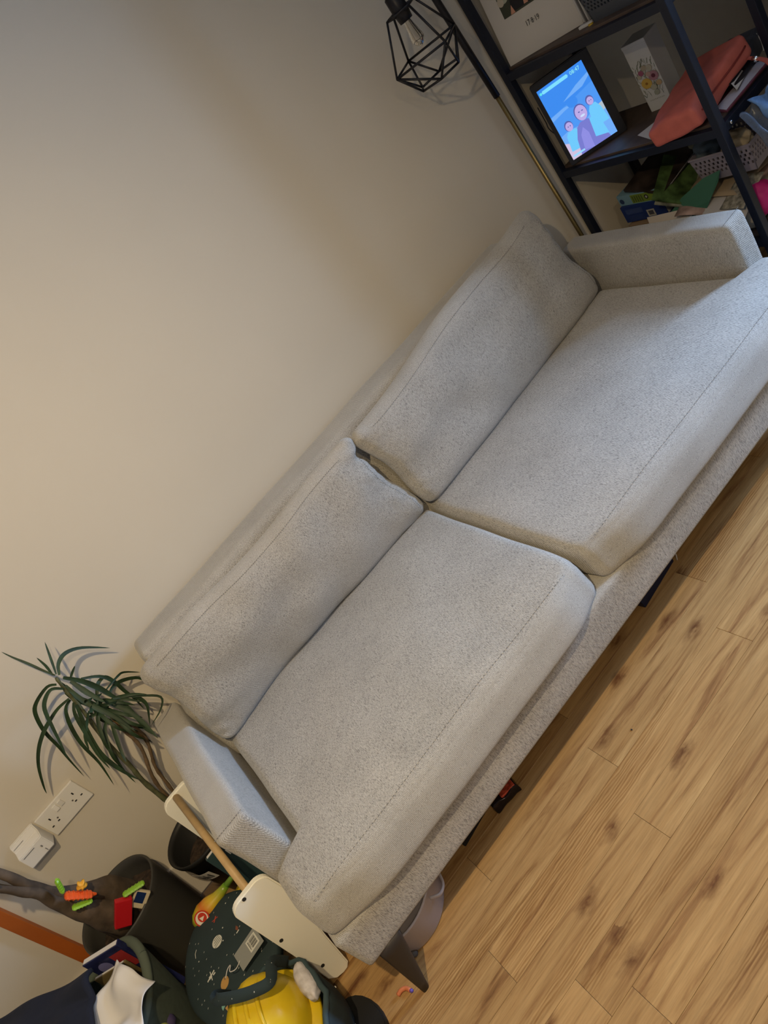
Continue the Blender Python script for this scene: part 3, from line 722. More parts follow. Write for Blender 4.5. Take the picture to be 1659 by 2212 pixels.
bm = nb(); tube(bm, spline([(.03, .03, .012), (.012, -.01, .010), (-.008, -.05, .004), (-.035, -.09, -.012), (-.05, -.14, -.03)], 5), .0075, 8, flat=(.35, 1)); obj('webbing', bm, coral, t, True)
bm = nb(); tube(bm, [(.013, -.002, .010), (.008, -.018, .009)], .0085, 12); obj('clip', bm, mat('chrome', (.75, .76, .78), .15, metal=1), t, True)

# ------------------------------------------------------------------ lower shelf pile
def book(label, c, rot, s, cm, pm=None, group=None, name='book', cat='book', prints=None):
    t = thing(name, label, cat, c, rot, group)
    bm = nb(); x, y, z = s
    box(bm, (0, 0, z - .001), (x, y, .002)); box(bm, (0, 0, .001), (x, y, .002)); box(bm, (-x / 2 + .001, 0, z / 2), (.002, y, z - .004)); obj('cover', bm, cm, t)
    bm = nb(); box(bm, (.001, 0, z / 2), (x - .006, y - .006, z - .0045)); obj('pages', bm, pm or pap, t)
    if prints: decal('spine_print', t, (-x / 2, y / 2, 0), (0, -1, 0), (0, 0, 1), prints, lift=.0006)
    return t
blu = mat('royal_blue_card', (0.015, 0.035, 0.16), .45); lb = mat('pale_blue_card', (0.18, 0.33, 0.42), .5)
t = thing('storage_box', 'plain brown cardboard box on the low shelf under the blue book', 'box', (1.945, 1.955, Z3))
bm = nb(); bevbox(bm, (0, 0, .0425), (.23, .20, .085), .002); obj('carton', bm, mat('kraft_card', (0.24, 0.16, 0.09), .8), t)
bm = nb(); bevbox(bm, (0, 0, .0885), (.234, .204, .005), .0015); obj('lid', bm, mat('kraft_card', 0), t)
book('thick royal blue hardback with white panel, bottom of the book pile', (1.955, 1.985, Z3 + .095), (0, 0, math.radians(3)), (.22, .175, .062), blu, prints=[
    (rect(.015, .030, .085, .050), flat('spine_print_blue', sr(52, 70, 120))), (rect(.098, .008, .130, .034), flat('spine_print_white', sr(170, 168, 160))), (rect(.104, .013, .124, .029), flat('spine_print_grey', sr(70, 70, 80)))] +
    [(rect(.020, .008 + k * .006, .085 - 6 * (k % 2) * .002, .0105 + k * .006), flat('spine_print_blue', 0)) for k in range(3)])
gsp = flat('spine_lime', sr(112, 136, 48))
book('pale blue and lime book with googly eye spine, on the blue hardback', (1.955, 1.975, Z3 + .158), (0, 0, math.radians(-2)), (.215, .180, .038), lb, prints=[
    (rect(.060, .003, .178, .035), gsp)] + [(rect(.066 + k * .010, .006, .071 + k * .010, .030), flat('spine_dark_lime', sr(72, 84, 44))) for k in range(5)] +
    [(ell(.128, .020, .0085), flat('spine_black', (.01, .01, .01))), (ell(.128, .020, .0045), flat('spine_print_white', 0)), (ell(.016, .016, .010, n=10), flat('spine_navy', sr(40, 58, 96)))])
cov = mat('dark_comic_cover', (0.035, 0.026, 0.022), .35, noise_amt=.9, nscale=18)
t = book('dark brown glossy comic book lying tilted on top of the book pile', (1.945, 1.930, Z3 + .206), (math.radians(9), math.radians(-9), math.radians(-8)), (.20, .175, .010), cov)
gc = mat('green_comic_cover', (0.055, 0.095, 0.030), .35, noise_amt=.8, nscale=25)
book('green patterned magazine sliding down off the dark comic book', (1.905, 1.850, Z3 + .175), (math.radians(38), math.radians(-14), math.radians(16)), (.19, .135, .006), gc)
book('thin pale magazine under the green patterned magazine', (1.905, 1.840, Z3 + .160), (math.radians(30), math.radians(-12), math.radians(12)), (.19, .130, .005), mat('grey_green_cover', (0.20, 0.20, 0.15), .5, noise_amt=.6, nscale=30))
bm = nb(); rbox(bm, (.10, .11, .05), .02, 12, 12, 6, lambda p, u: p + Vector((nz(p, 12, .01), nz(p, 10, .01), .05)))
tag(obj('folded_cloth', bm, mat('cream_cloth', (0.42, 0.36, 0.28), .9, bump=.5), None, True, loc=(1.93, 1.70, Z3)), 'folded cream cloth under the papers of the low shelf', 'cloth')
def wavy(name, label, cat, c, sx, sy, rot, m, amp=.01, th=.0012, seed=0, n=10, group=None):
    bm = nb()
    sheet(bm, lambda u, v: ((u - .5) * sx, (v - .5) * sy, noise.noise(Vector((u * 1.6 + seed, v * 1.6, seed))) * amp), n, n, th)
    return tag(obj(name, bm, m, None, True, loc=c, rot=rot), label, cat, group)
wavy('loose_paper', 'pink and cream printed sheet under the green leaf shaped paper', 'paper', (1.895, 1.70, Z3 + .118), .20, .24, (math.radians(6), math.radians(-8), .1), mat('pinkish_print', (0.30, 0.21, 0.18), .6, noise_amt=.5, nscale=24), .02, seed=1)
wavy('loose_paper', 'tan paper sheet directly under the lilac basket', 'paper', (1.945, 1.70, Z3 + .140), .20, .22, (math.radians(4), math.radians(-4), -.1), mat('tan_paper', (0.36, 0.27, 0.17), .7), .012, seed=4)
wavy('loose_paper', 'creased white sheet hanging over the front edge of the papers', 'paper', (1.815, 1.655, Z3 + .108), .11, .17, (math.radians(4), math.radians(-22), .05), mat('white_paper_cool', (0.45, 0.43, 0.42), .7), .012, seed=7)
wavy('loose_paper', 'floral print paper at the right of the green leaf shaped paper', 'paper', (1.850, 1.605, Z3 + .130), .12, .09, (math.radians(4), math.radians(-18), -.15), mat('floral_print', (0.25, 0.23, 0.18), .7, noise_amt=.7, nscale=60), .008, seed=9)
# crumpled white card and green leaf shaped paper
bm = nb(); prism(bm, [(1.812, 1.945, .505), (1.812, 1.775, .512), (1.800, 1.762, .470), (1.800, 1.94, .455)], (.002, 0, 0)); tag(obj('blank_card', bm, mat('cream_card', (0.62, 0.56, 0.50), .7)), 'blank cream card standing just behind the sofa arm', 'card')
bm = nb(); gp = [(1.815, 1.850, .505), (1.835, 1.80, .540), (1.86, 1.72, .575), (1.87, 1.66, .585), (1.85, 1.665, .560), (1.825, 1.70, .515), (1.808, 1.735, .470), (1.803, 1.77, .455), (1.803, 1.79, .468), (1.812, 1.80, .50)]
prism(bm, gp, (.002, .001, -.001)); tag(obj('leaf_paper', bm, mat('teal_green_paper', (0.035, 0.13, 0.085), .6)), 'dark green leaf shaped paper cut-out draped over the papers', 'paper')
bm = nb(); rbox(bm, (.030, .035, .022), .012, 8, 8, 6, lambda p, u: p + Vector((nz(p, 20, .01), nz(p, 25, .01), .022)))
tag(obj('orange_wrapper', bm, mat('orange_plastic', (0.55, 0.12, 0.03), .4), None, True, loc=(1.83, 2.08, Z3 + .001 + .0), rot=(0, 0, 0)), 'crumpled orange wrapper at the rear end of the low shelf', 'wrapper')
# lilac basket with clothes
lilac = mat('lilac_plastic', (0.25, 0.225, 0.27), .45)
basket('slotted_basket', 'lilac slotted plastic basket of clothes on the low shelf', (1.965, 1.655, Z3 + .165), math.radians(4), .18, .20, .085, lilac, .015)
def clump(name, label, cat, c, r, m, seed=0, group=None, s=(1, 1, 1), amp=.35):
    bm = nb(); bmesh.ops.create_icosphere(bm, subdivisions=4, radius=1)
    for v in bm.verts:
        n_ = v.co.normalized(); k = 1 + amp * noise.noise(n_ * 1.9 + Vector((seed, seed * 2, 0))) + amp * .5 * abs(noise.noise(n_ * 4.3 + Vector((seed, 0, 3))))
        v.co = Vector((n_.x * r * s[0], n_.y * r * s[1], n_.z * r * s[2])) * k
    return tag(obj(name, bm, m, None, True, loc=c), label, cat, group)
clump('rolled_socks', 'slate blue rolled garment in the lilac basket', 'clothes', (1.955, 1.735, Z3 + .245), .048, mat('slate_knit', (0.10, 0.135, 0.17), .9), 1, s=(1.1, .9, .8))
clump('soft_toy', 'cream soft bundle with a reddish patch in the lilac basket', 'clothes', (1.935, 1.625, Z3 + .240), .042, mat('cream_plush', (0.46, 0.38, 0.26), .9, noise_amt=.25, nscale=18), 5, s=(.9, 1.0, .7))
clump('khaki_cloth', 'small khaki cloth at the back of the lilac basket', 'clothes', (1.985, 1.79, Z3 + .262), .030, mat('khaki_cloth', (0.17, 0.17, 0.12), .9), 9)
# denim and plastic bag slung over the front rail
den = mat('pale_denim', (0.11, 0.22, 0.44), .85, noise_amt=.3, nscale=40, bump=.4)
def drape(name, label, cat, c, w, h, m, seed, amp=.014, th=.003, yoff=0, rz=0, alpha=None):
    bm = nb()
    def fn(u, v):
        x = (u - .5) * w * (1 - .25 * v); z = -v * h + .012 * math.sin(u * 7 + seed)
        y = -.012 - .05 * math.sin(v * PI * .6) + amp * math.sin(u * 11 + seed + 2 * v) * (0.4 + v) + amp * noise.noise(Vector((u * 4, v * 4, seed)))
        return (x, y + yoff, z)
    sheet(bm, fn, 26, 26, th); return tag(obj(name, bm, m, None, True, loc=c, rot=(0, 0, rz)), label, cat)
drape('denim_garment', 'pale blue denim garment hanging below the middle shelf', 'clothes', (1.965, 1.508, .752), .17, .175, den, 2.0, .016, .004)
film = mat('clear_bag_film', (0.10, 0.13, 0.19), .18, alpha=.62)
drape('plastic_bag', 'clear grey plastic bag hanging beside the front shelf post', 'bag', (1.868, 1.520, .740), .065, .16, film, .7, .008, .0012, yoff=-.004)
bm = nb(); prism(bm, [(0, 0, 0), (.022, -.004, -.006), (.026, -.012, -.05), (.010, -.016, -.078), (-.006, -.012, -.055)], (0, -.001, 0))
tag(obj('swing_tag', bm, mat('white_tag', (0.62, 0.62, 0.60), .6), loc=(1.868, 1.450, .672)), 'white paper swing tag hanging over the denim garment', 'tag')
clump('magenta_ball', 'magenta soft ball below the denim beside the front post', 'ball', (1.865, 1.560, Z3 + .085), .042, mat('magenta_plush', (0.50, 0.012, 0.16), .6), 3, s=(1, 1, 1.2), amp=.12)

# ------------------------------------------------------------------ sockets on the wall
plastic = mat('white_socket_plastic', (0.70, 0.68, 0.64), .3)
dark = mat('dark_slot', (0.02, 0.02, 0.02), .6)
t = thing('double_socket', 'white double wall socket plate with two switches', 'socket', (-0.8085, YB, 0.581))
bm = nb(); bevbox(bm, (0, -.005, 0), (.148, .010, .086), .003, seg=3); obj('plate', bm, plastic, t)
for s in (-1, 1):
    bm = nb(); bevbox(bm, (s * .0095, -.0115, .022), (.014, .005, .020), .0015, rot=Matrix.Rotation(.10 * s, 4, 'X')); o = obj('rocker_switch', bm, plastic, t)
    if s < 0: pass
for s in (-1, 1):
    bm = nb(); cx = s * .046
    bevbox(bm, (cx, -.0102, .012), (.0042, .0012, .009), .0005, seg=1)
    for q in (-1, 1): bevbox(bm, (cx + q * .0112, -.0102, -.012), (.0072, .0012, .0042), .0005, seg=1)
    obj('pin_slots', bm, dark, t)['kind'] = 'stuff'
bm = nb()
for s in (-1, 1): tube(bm, [(s * .0305, -.0098, -.003), (s * .0305, -.0106, -.003)], .0028, 12)
obj('screws', bm, mat('screw_steel', (.35, .33, .3), .4, metal=.8), t)['kind'] = 'stuff'
t = thing('plug_in_adapter', 'white wedge shaped plug-in adapter on the wall left of the double socket', 'adapter', (-0.932, YB, 0.588))
bm = nb(); w = .086
prof = [(0, .042), (-.012, .040), (-.024, .022), (-.050, .012), (-.053, -.038), (0, -.042)]
prism(bm, [(-w / 2, y, z) for y, z in prof], (w, 0, 0)); bmesh.ops.bevel(bm, geom=bm.edges[:], offset=.0025, segments=2, affect='EDGES'); obj('body', bm, plastic, t)
bm = nb(); gm = mat('grey_print', (0.18, 0.18, 0.18), .5)
box(bm, (-.012, -.0518, .004), (.040, .0008, .0018)); box(bm, (.022, -.0525, -.010), (.004, .0008, .007)); box(bm, (.022, -.0532, -.028), (.0022, .0008, .011)); box(bm, (-.020, -.0195, .030), (.036, .002, .0012), rot=Matrix.Rotation(-.38, 4, 'X'))
obj('marks', bm, gm, t)['kind'] = 'stuff'

# ------------------------------------------------------------------ kids' rack: two white end boards joined by dowels
t = thing('kids_rack', 'small white wooden rack with rounded end boards and round wooden dowel', 'rack', (-.53, 1.72, 0))
def KP(o): o.matrix_parent_inverse = Matrix.Translation((.53, -1.72, 0)); return o
wb = mat('cream_painted_board', (0.88, 0.86, 0.76), .38)
def panel(y, dx, sz=1.0):
    out = [(-.604, .030), (-.592, .008), (-.572, .0), (-.556, .0), (-.544, .012), (-.539, .035), (-.515, .14), (-.470, .30), (-.4675, .36), (-.4675, .385)]
    ac = [(-.4675 - .030 + .030 * math.cos(a), .405 + .030 * math.sin(a)) for a in [k * PI / 12 for k in range(7)]]
    ad = [(-.548 + .034 * math.cos(a), .401 + .034 * math.sin(a)) for a in [PI / 2 + k * PI / 14 for k in range(8)]]
    pts = out + ac + ad
    bm = nb(); prism(bm, [(x + dx, y, z * sz) for x, z in pts], (0, .016, 0))
    bmesh.ops.bevel(bm, geom=[e for e in bm.edges if abs(e.verts[0].co.y - e.verts[1].co.y) < 1e-5], offset=.0035, segments=2, affect='EDGES')
    KP(obj('end_board', bm, wb, t))
panel(1.500, 0, .965); panel(1.926, -.015, 1.115)
bm = nb(); tube(bm, [(-.522, 1.515, .404), (-.545, 1.928, .472)], .0105, 16); KP(obj('dowel', bm, mat('beech_dowel', (0.50, 0.34, 0.16), .5, noise_amt=.12, nscale=30), t, True))
bm = nb(); tube(bm, [(-.565, 1.515, .10), (-.587, 1.928, .12)], .0105, 16); KP(obj('dowel', bm, mat('beech_dowel', 0), t, True))
bm = nb()
for x, z in ((-.5365, .411), (-.5765, .241), (-.5815, .078)): tube(bm, [(x, 1.5008, z), (x, 1.499, z)], .0052, 14)
KP(obj('screw_holes', bm, dark, t))['kind'] = 'stuff'
t = thing('picture_book', 'dark teal picture book with white lettering between dowel and sofa arm', 'book', (-.530, 1.735, .115), (math.radians(-9), 0, math.radians(4)))
bm = nb(); bevbox(bm, (0, 0, .130), (.125, .014, .26), .0015); obj('cover', bm, mat('dark_teal_cover', (0.020, 0.045, 0.050), .4), t)
bm = nb(); bevbox(bm, (.002, 0, .2608), (.118, .010, .0015), .0004, seg=1); obj('pages', bm, pap, t)
text('white_lettering', 'KOI', .030, mat('white_ink', (.65, .65, .6), .6), t, (-.018, -.0072, .215), (1, 0, 0), (0, 0, 1), lift=.0008)
bm = nb(); bevbox(bm, (-.515, 1.715, .055), (.085, .26, .11), .004)
tag(obj('shoe_box', bm, mat('maroon_brown_card', (0.085, 0.045, 0.035), .7)), 'dark brown box on the floor between white rack and sofa side', 'box')

# ------------------------------------------------------------------ plants
leafm = mat('dracaena_leaf', (0.016, 0.038, 0.012), .6, noise_amt=.35, nscale=30)
dryl = mat('dry_leaf', (0.16, 0.10, 0.035), .7, noise_amt=.3, nscale=30)
stemm = mat('green_brown_stem', (0.085, 0.090, 0.040), .7, noise_amt=.35, nscale=60, bump=.5)
soil = mat('dark_soil', (0.035, 0.022, 0.014), .95, noise_amt=.8, nscale=70, bump=1.0)
LEAVES = [
    [(-0.484, 2.065, 0.921), (-0.494, 2.081, 0.948), (-0.504, 2.097, 0.986), (-0.516, 2.114, 1.022), (-0.524, 2.13, 1.051)],
    [(-0.479, 2.06, 0.922), (-0.46, 2.095, 0.953), (-0.442, 2.13, 0.983)],
    [(-0.489, 2.074, 0.922), (-0.48, 2.077, 0.953), (-0.476, 2.08, 0.986)],
    [(-0.476, 2.058, 0.915), (-0.457, 2.076, 0.932), (-0.428, 2.094, 0.931), (-0.396, 2.112, 0.9), (-0.357, 2.13, 0.832)],
    [(-0.508, 2.091, 0.891), (-0.529, 2.1, 0.903), (-0.578, 2.108, 0.893), (-0.607, 2.116, 0.87), (-0.636, 2.125, 0.813), (-0.653, 2.133, 0.748), (-0.671, 2.142, 0.694), (-0.692, 2.15, 0.619)],
    [(-0.501, 2.065, 0.878), (-0.517, 2.061, 0.903), (-0.542, 2.057, 0.901), (-0.567, 2.053, 0.883), (-0.591, 2.048, 0.839), (-0.618, 2.044, 0.785), (-0.641, 2.04, 0.742)],
    [(-0.514, 2.063, 0.848), (-0.552, 2.075, 0.848), (-0.591, 2.088, 0.838), (-0.633, 2.1, 0.823), (-0.679, 2.113, 0.796), (-0.722, 2.125, 0.757), (-0.763, 2.138, 0.703), (-0.782, 2.15, 0.673)],
    [(-0.518, 2.077, 0.838), (-0.545, 2.077, 0.829), (-0.574, 2.078, 0.787), (-0.6, 2.079, 0.724), (-0.618, 2.079, 0.645), (-0.649, 2.08, 0.563)],
    [(-0.518, 2.074, 0.827), (-0.539, 2.066, 0.805), (-0.562, 2.057, 0.753), (-0.591, 2.049, 0.684), (-0.605, 2.04, 0.627)],
    [(-0.517, 2.064, 0.821), (-0.564, 2.058, 0.735), (-0.588, 2.052, 0.674), (-0.594, 2.046, 0.602), (-0.59, 2.04, 0.538)],
    [(-0.511, 2.09, 0.74), (-0.533, 2.088, 0.724), (-0.554, 2.086, 0.688), (-0.571, 2.084, 0.644), (-0.599, 2.082, 0.58), (-0.613, 2.08, 0.514)],
    [(-0.501, 2.071, 0.715), (-0.52, 2.047, 0.687), (-0.544, 2.024, 0.649), (-0.556, 2.0, 0.623)],
    [(-0.516, 2.082, 0.774), (-0.534, 2.041, 0.773), (-0.543, 2.0, 0.772)],
    [(-0.477, 2.061, 0.901), (-0.459, 2.066, 0.853), (-0.45, 2.071, 0.799), (-0.449, 2.075, 0.757), (-0.446, 2.08, 0.711)],
    [(-0.473, 2.057, 0.881), (-0.467, 2.028, 0.833), (-0.456, 2.0, 0.789)],
    [(-0.46, 2.088, 0.851), (-0.429, 2.094, 0.813), (-0.42, 2.101, 0.769), (-0.426, 2.107, 0.723), (-0.429, 2.114, 0.679), (-0.44, 2.12, 0.631)],
    [(-0.447, 2.074, 0.78), (-0.404, 2.099, 0.771), (-0.388, 2.125, 0.753), (-0.367, 2.15, 0.704)],
    [(-0.454, 2.084, 0.759), (-0.43, 2.1, 0.76), (-0.404, 2.117, 0.741), (-0.38, 2.133, 0.705), (-0.379, 2.15, 0.66)],
    [(-0.454, 2.071, 0.749), (-0.42, 2.073, 0.711), (-0.413, 2.075, 0.677), (-0.421, 2.078, 0.648), (-0.46, 2.08, 0.602)],
    [(-0.447, 2.073, 0.738), (-0.404, 2.065, 0.693), (-0.374, 2.056, 0.648), (-0.4, 2.048, 0.626), (-0.45, 2.04, 0.619)],
    [(-0.474, 2.09, 0.76), (-0.463, 2.068, 0.734), (-0.452, 2.045, 0.698), (-0.451, 2.023, 0.649), (-0.459, 2.0, 0.596)],
    [(-0.485, 2.056, 0.77), (-0.488, 2.088, 0.719), (-0.499, 2.119, 0.644), (-0.484, 2.15, 0.559)],
    [(-0.494, 2.064, 0.76), (-0.494, 2.085, 0.718), (-0.509, 2.107, 0.651), (-0.505, 2.128, 0.591), (-0.512, 2.15, 0.523)],
    [(-0.512, 2.086, 0.858), (-0.516, 2.095, 0.82), (-0.508, 2.103, 0.764), (-0.527, 2.112, 0.716), (-0.52, 2.12, 0.656)],
    [(-0.503, 2.072, 0.704), (-0.5, 2.098, 0.609), (-0.514, 2.124, 0.553), (-0.544, 2.15, 0.493)],
    [(-0.473, 2.078, 0.878), (-0.455, 2.079, 0.886), (-0.439, 2.08, 0.892)],
    [(-0.505, 2.078, 0.841), (-0.496, 2.079, 0.776), (-0.482, 2.08, 0.722)],
    [(-0.487, 2.064, 0.775), (-0.46, 2.078, 0.797), (-0.443, 2.092, 0.804), (-0.423, 2.106, 0.795), (-0.419, 2.12, 0.761)],
    [(-0.496, 2.082, 0.873), (-0.498, 2.062, 0.818), (-0.489, 2.041, 0.77), (-0.479, 2.021, 0.722), (-0.476, 2.0, 0.663)],
    [(-0.499, 2.089, 0.884), (-0.504, 2.086, 0.833), (-0.503, 2.083, 0.785), (-0.495, 2.08, 0.735)],
    [(-0.479, 2.082, 0.749), (-0.451, 2.071, 0.713), (-0.454, 2.061, 0.674), (-0.467, 2.05, 0.618), (-0.464, 2.04, 0.588)],
]

t = thing('dracaena_plant', 'spiky narrow leaved dracaena in a black nursery pot by the wall', 'potted plant', (-.640, 2.078, 0))
def DP(o): o.matrix_parent_inverse = Matrix.Translation((.640, -2.078, 0)); return o
potb = mat('black_nursery_pot', (0.012, 0.012, 0.012), .5)
bm = nb(); lathe(bm, [(0, .0), (.082, .0), (.086, .006), (.108, .232), (.115, .234), (.1165, .250), (.112, .252), (.105, .236), (.083, .02), (0, .02)], 48, (-.640, 2.078, 0)); DP(obj('pot', bm, potb, t, True))
bm = nb(); r_ = lathe(bm, [(0, .176), (.03, .178), (.06, .174), (.085, .176), (.0985, .172)], 36, (-.640, 2.078, 0))
for v in bm.verts: v.co.z += nz(v.co, 40, .006)
DP(obj('soil', bm, soil, t, True))
bm = nb()
a0 = math.radians(206); a1 = math.radians(244)
sheet(bm, lambda u, v: (-.640 + (.1035 + .0075 * v) * math.cos(a0 + (a1 - a0) * u), 2.078 + (.1035 + .0075 * v) * math.sin(a0 + (a1 - a0) * u), .142 + .046 * v), 8, 2, .0006)
lab = DP(obj('price_label', bm, pap, t))
bm = nb()
for k in range(9):
    u0 = .12 + .085 * k
    sheet(bm, lambda u, v: (-.640 + (.1048 + .0075 * v) * math.cos(a0 + (a1 - a0) * (u0 + u * (.03 + .02 * (k % 3)))), 2.078 + (.1048 + .0075 * v) * math.sin(a0 + (a1 - a0) * (u0 + u * (.03 + .02 * (k % 3)))), .150 + .030 * v * (.5 + .5 * ((k * 7) % 3) / 2)), 1, 1, .0004)
obj('barcode', bm, ink, lab)['kind'] = 'stuff'
for pts, r0, r1, m in (([(-.650, 2.06, .17), (-.628, 2.075, .25), (-0.615, 2.08, 0.326), (-0.609, 2.08, 0.408), (-0.598, 2.08, 0.501), (-0.58, 2.08, 0.571), (-0.56, 2.08, 0.676), (-0.523, 2.08, 0.793), (-0.505, 2.08, 0.864), (-0.491, 2.08, 0.909)], .0095, .0045, stemm),
     ([(-.645, 2.09, .17), (-.630, 2.10, .24), (-0.617, 2.1, 0.307), (-0.605, 2.1, 0.395), (-0.579, 2.1, 0.477), (-0.53, 2.11, 0.564), (-0.516, 2.11, 0.645), (-0.494, 2.1, 0.731)], .0065, .005, mat('brown_stem', (0.13, 0.085, 0.045), .75, noise_amt=.3, nscale=60)),
     ([(-.640, 2.10, .17), (-.625, 2.115, .23), (-0.614, 2.12, 0.293), (-0.585, 2.13, 0.395), (-0.562, 2.13, 0.469), (-0.536, 2.13, 0.512), (-0.5, 2.12, 0.576), (-0.487, 2.1, 0.695)], .006, .0045, mat('brown_stem', 0))):
    P_ = spline(pts, 4); bm = nb(); tube(bm, P_, [r0 + (r1 - r0) * i / (len(P_) - 1) + .0008 * math.sin(i * 2.2) for i in range(len(P_))], 9); DP(obj('stem', bm, m, t, True))
for i, pts in enumerate(LEAVES):
    wd = .0150 if i in (9, 13, 14, 20, 21, 26, 28, 29) else (.007 if i in (0, 1, 2, 16, 19, 24, 25, 12) else .0112)
    bm = nb(); curve_leaf(bm, pts, wd, (.2, -1, .1) if i % 3 else (.35, -1, .5)); DP(obj('leaf', bm, dryl if i == 24 else leafm, t, True))
random.seed(5)
for k in range(14):   # inner rosette leaves round the second crown
    a = random.uniform(0, 2 * PI); b0 = Vector((-.497 + random.uniform(-.012, .012), 2.085, .735 + random.uniform(-.02, .03)))
    L_ = random.uniform(.06, .12); pts = [b0, b0 + Vector((math.cos(a) * L_ * .35, -abs(math.sin(a)) * .03, math.sin(a) * L_ * .3 + .012)), b0 + Vector((math.cos(a) * L_ * .75, -.02 - abs(math.sin(a)) * .04, math.sin(a) * L_ * .6 - .012)), b0 + Vector((math.cos(a) * L_, -.03, math.sin(a) * L_ * .8 - .05))]
    bm = nb(); curve_leaf(bm, pts, .011, (.2, -1, .2)); DP(obj('leaf', bm, leafm, t, True))

t = thing('money_tree', 'thick braided bare trunk plant in a large dark olive grey pot', 'potted plant', (-.905, 2.035, 0))
def MP(o): o.matrix_parent_inverse = Matrix.Translation((.905, -2.035, 0)); return o
potg = mat('olive_grey_pot', (0.043, 0.041, 0.036), .5)
bm = nb(); lathe(bm, [(0, .0), (.093, .0), (.100, .006), (.118, .10), (.138, .308), (.1405, .326), (.138, .331), (.133, .328), (.129, .300), (.10, .03), (0, .03)], 64, (-.905, 2.035, 0)); MP(obj('pot', bm, potg, t, True))
bm = nb(); lathe(bm, [(0, .262), (.04, .264), (.08, .262), (.11, .264), (.1225, .262)], 40, (-.905, 2.035, 0))
for v in bm.verts: v.co.z += nz(v.co, 30, .012)
MP(obj('soil', bm, soil, t, True))
bark = mat('brown_bark', (0.075, 0.052, 0.033), .85, noise_amt=.5, nscale=22, bump=.8)
def trunk(pts, rs, sd):
    P_ = spline(pts, 6); n_ = len(P_); R_ = [rs[0]] * n_
    for i in range(n_):
        f = i / (n_ - 1) * (len(rs) - 1); a = int(min(f, len(rs) - 2)); R_[i] = rs[a] + (rs[a + 1] - rs[a]) * (f - a)
    bm = nb(); tube(bm, P_, R_, 18)
    for v in bm.verts: v.co += Vector((nz(v.co + Vector((sd, 0, 0)), 18, .008), nz(v.co + Vector((0, sd, 0)), 18, .008), 0))
    MP(obj('trunk', bm, bark, t, True))
trunk([(-.880, 2.045, .255), (-0.868, 2.03, 0.33), (-0.872, 2.01, 0.40), (-0.892, 1.99, 0.46), (-0.918, 1.975, 0.52), (-0.930, 1.965, 0.605), (-0.935, 1.955, 0.709), (-.955, 1.95, .90), (-.985, 1.96, 1.10)], [.030, .037, .036, .027, .017, .013, .012, .011, .010], 1)
trunk([(-.925, 2.00, .255), (-0.915, 1.985, 0.34), (-0.920, 1.975, 0.39), (-0.928, 1.968, 0.449), (-0.938, 1.965, 0.523), (-0.940, 1.955, 0.603), (-0.960, 1.95, 0.689), (-.99, 1.95, .88), (-1.03, 1.97, 1.06)], [.040, .046, .042, .031, .019, .014, .012, .011, .010], 4)
trunk([(-.965, 2.045, .250), (-0.950, 2.02, 0.32), (-0.942, 2.0, 0.39), (-0.938, 1.985, 0.46), (-0.942, 1.975, 0.53)], [.032, .034, .028, .018, .012], 8)
random.seed(9)
for k in range(6):
    a = random.uniform(0, 6.28); r = random.uniform(.04, .11); bm = nb(); bmesh.ops.create_icosphere(bm, subdivisions=2, radius=random.uniform(.008, .014))
    for v in bm.verts: v.co.x *= 1.5; v.co += v.co * nz(v.co + Vector((k, 0, 0)), 60, .4)
    MP(obj('bark_chip', bm, mat('bark_chip', (0.11, 0.065, 0.04), .9), t, True, loc=(-.905 + r * math.cos(a), 2.035 + r * math.sin(a), .272), rot=(a, a, 0)))
for k in range(12):    # green foliage end just at the picture edge
    a = k * .52; b0 = Vector((-.955, 1.94, .737)); L_ = .022
    pts = [b0, b0 + Vector((math.cos(a) * L_ * .5, -.015, math.sin(a) * L_ * .5)), b0 + Vector((math.cos(a) * L_, -.02, math.sin(a) * L_ - .01))]
    if k % 2: continue
    bm = nb(); curve_leaf(bm, pts, .014, (.2, -1, .2)); MP(obj('leaf', bm, mat('foil_green_leaf', (0.02, 0.20, 0.05), .25), t, True))

# ------------------------------------------------------------------ small toys round the trunk
def brick(name, label, cat, c, rot, s, m, b=.003):
    bm = nb(); bevbox(bm, (0, 0, 0), s, b, seg=2); return tag(obj(name, bm, m, loc=c, rot=rot), label, cat)
lime = mat('lime_plastic', (0.24, 0.48, 0.03), .4); orp = mat('bright_orange_plastic', (0.75, 0.10, 0.015), .4)
def ridged(name, label, c, d, ln, r, m, cat='toy', group=None):
    d = Vector(d).normalized(); t = thing(name, label, cat, c, d.to_track_quat('X', 'Z').to_euler(), group)
    bm = nb(); tube(bm, [(-ln / 2, 0, 0), (-ln / 2 + .004, 0, 0), (ln / 2 - .004, 0, 0), (ln / 2, 0, 0)], [r * .6, r, r * .95, r * .55], 8, flat=(.55, 1)); obj('body', bm, m, t)
    bm = nb()
    for k in range(5): tube(bm, [(-ln / 2 + ln * (k + .8) / 6.2, 0, 0), (-ln / 2 + ln * (k + 1.1) / 6.2, 0, 0)], r * 1.1, 8, flat=(.6, 1))
    obj('ridges', bm, m, t)['kind'] = 'stuff'; return t
ridged('toy_clip', 'lime green toy clip sticking up farthest left on the trunk', (-.885, 1.930, .569), (-.02, 0, -.04), .046, .011, lime)
ridged('toy_clip', 'lime green toy clip lying under the orange toy on the trunk', (-.897, 1.922, .485), (.04, 0, -.031), .052, .011, lime)
ridged('toy_clip', 'lime green toy clip leaning on the rim end of the trunk above the red block', (-.807, 1.930, .385), (.058, 0, -.026), .062, .011, lime)
t = ridged('orange_toy', 'bright orange ridged toy resting on the middle of the trunk', (-.882, 1.925, .510), (.042, 0, -.075), .072, .0155, orp)
bm = nb(); tube(bm, [(.030, 0, 0), (.046, .001, 0)], [.008, .003], 8); obj('tip', bm, orp, t)
bm = nb(); bmesh.ops.create_icosphere(bm, subdivisions=3, radius=.012)
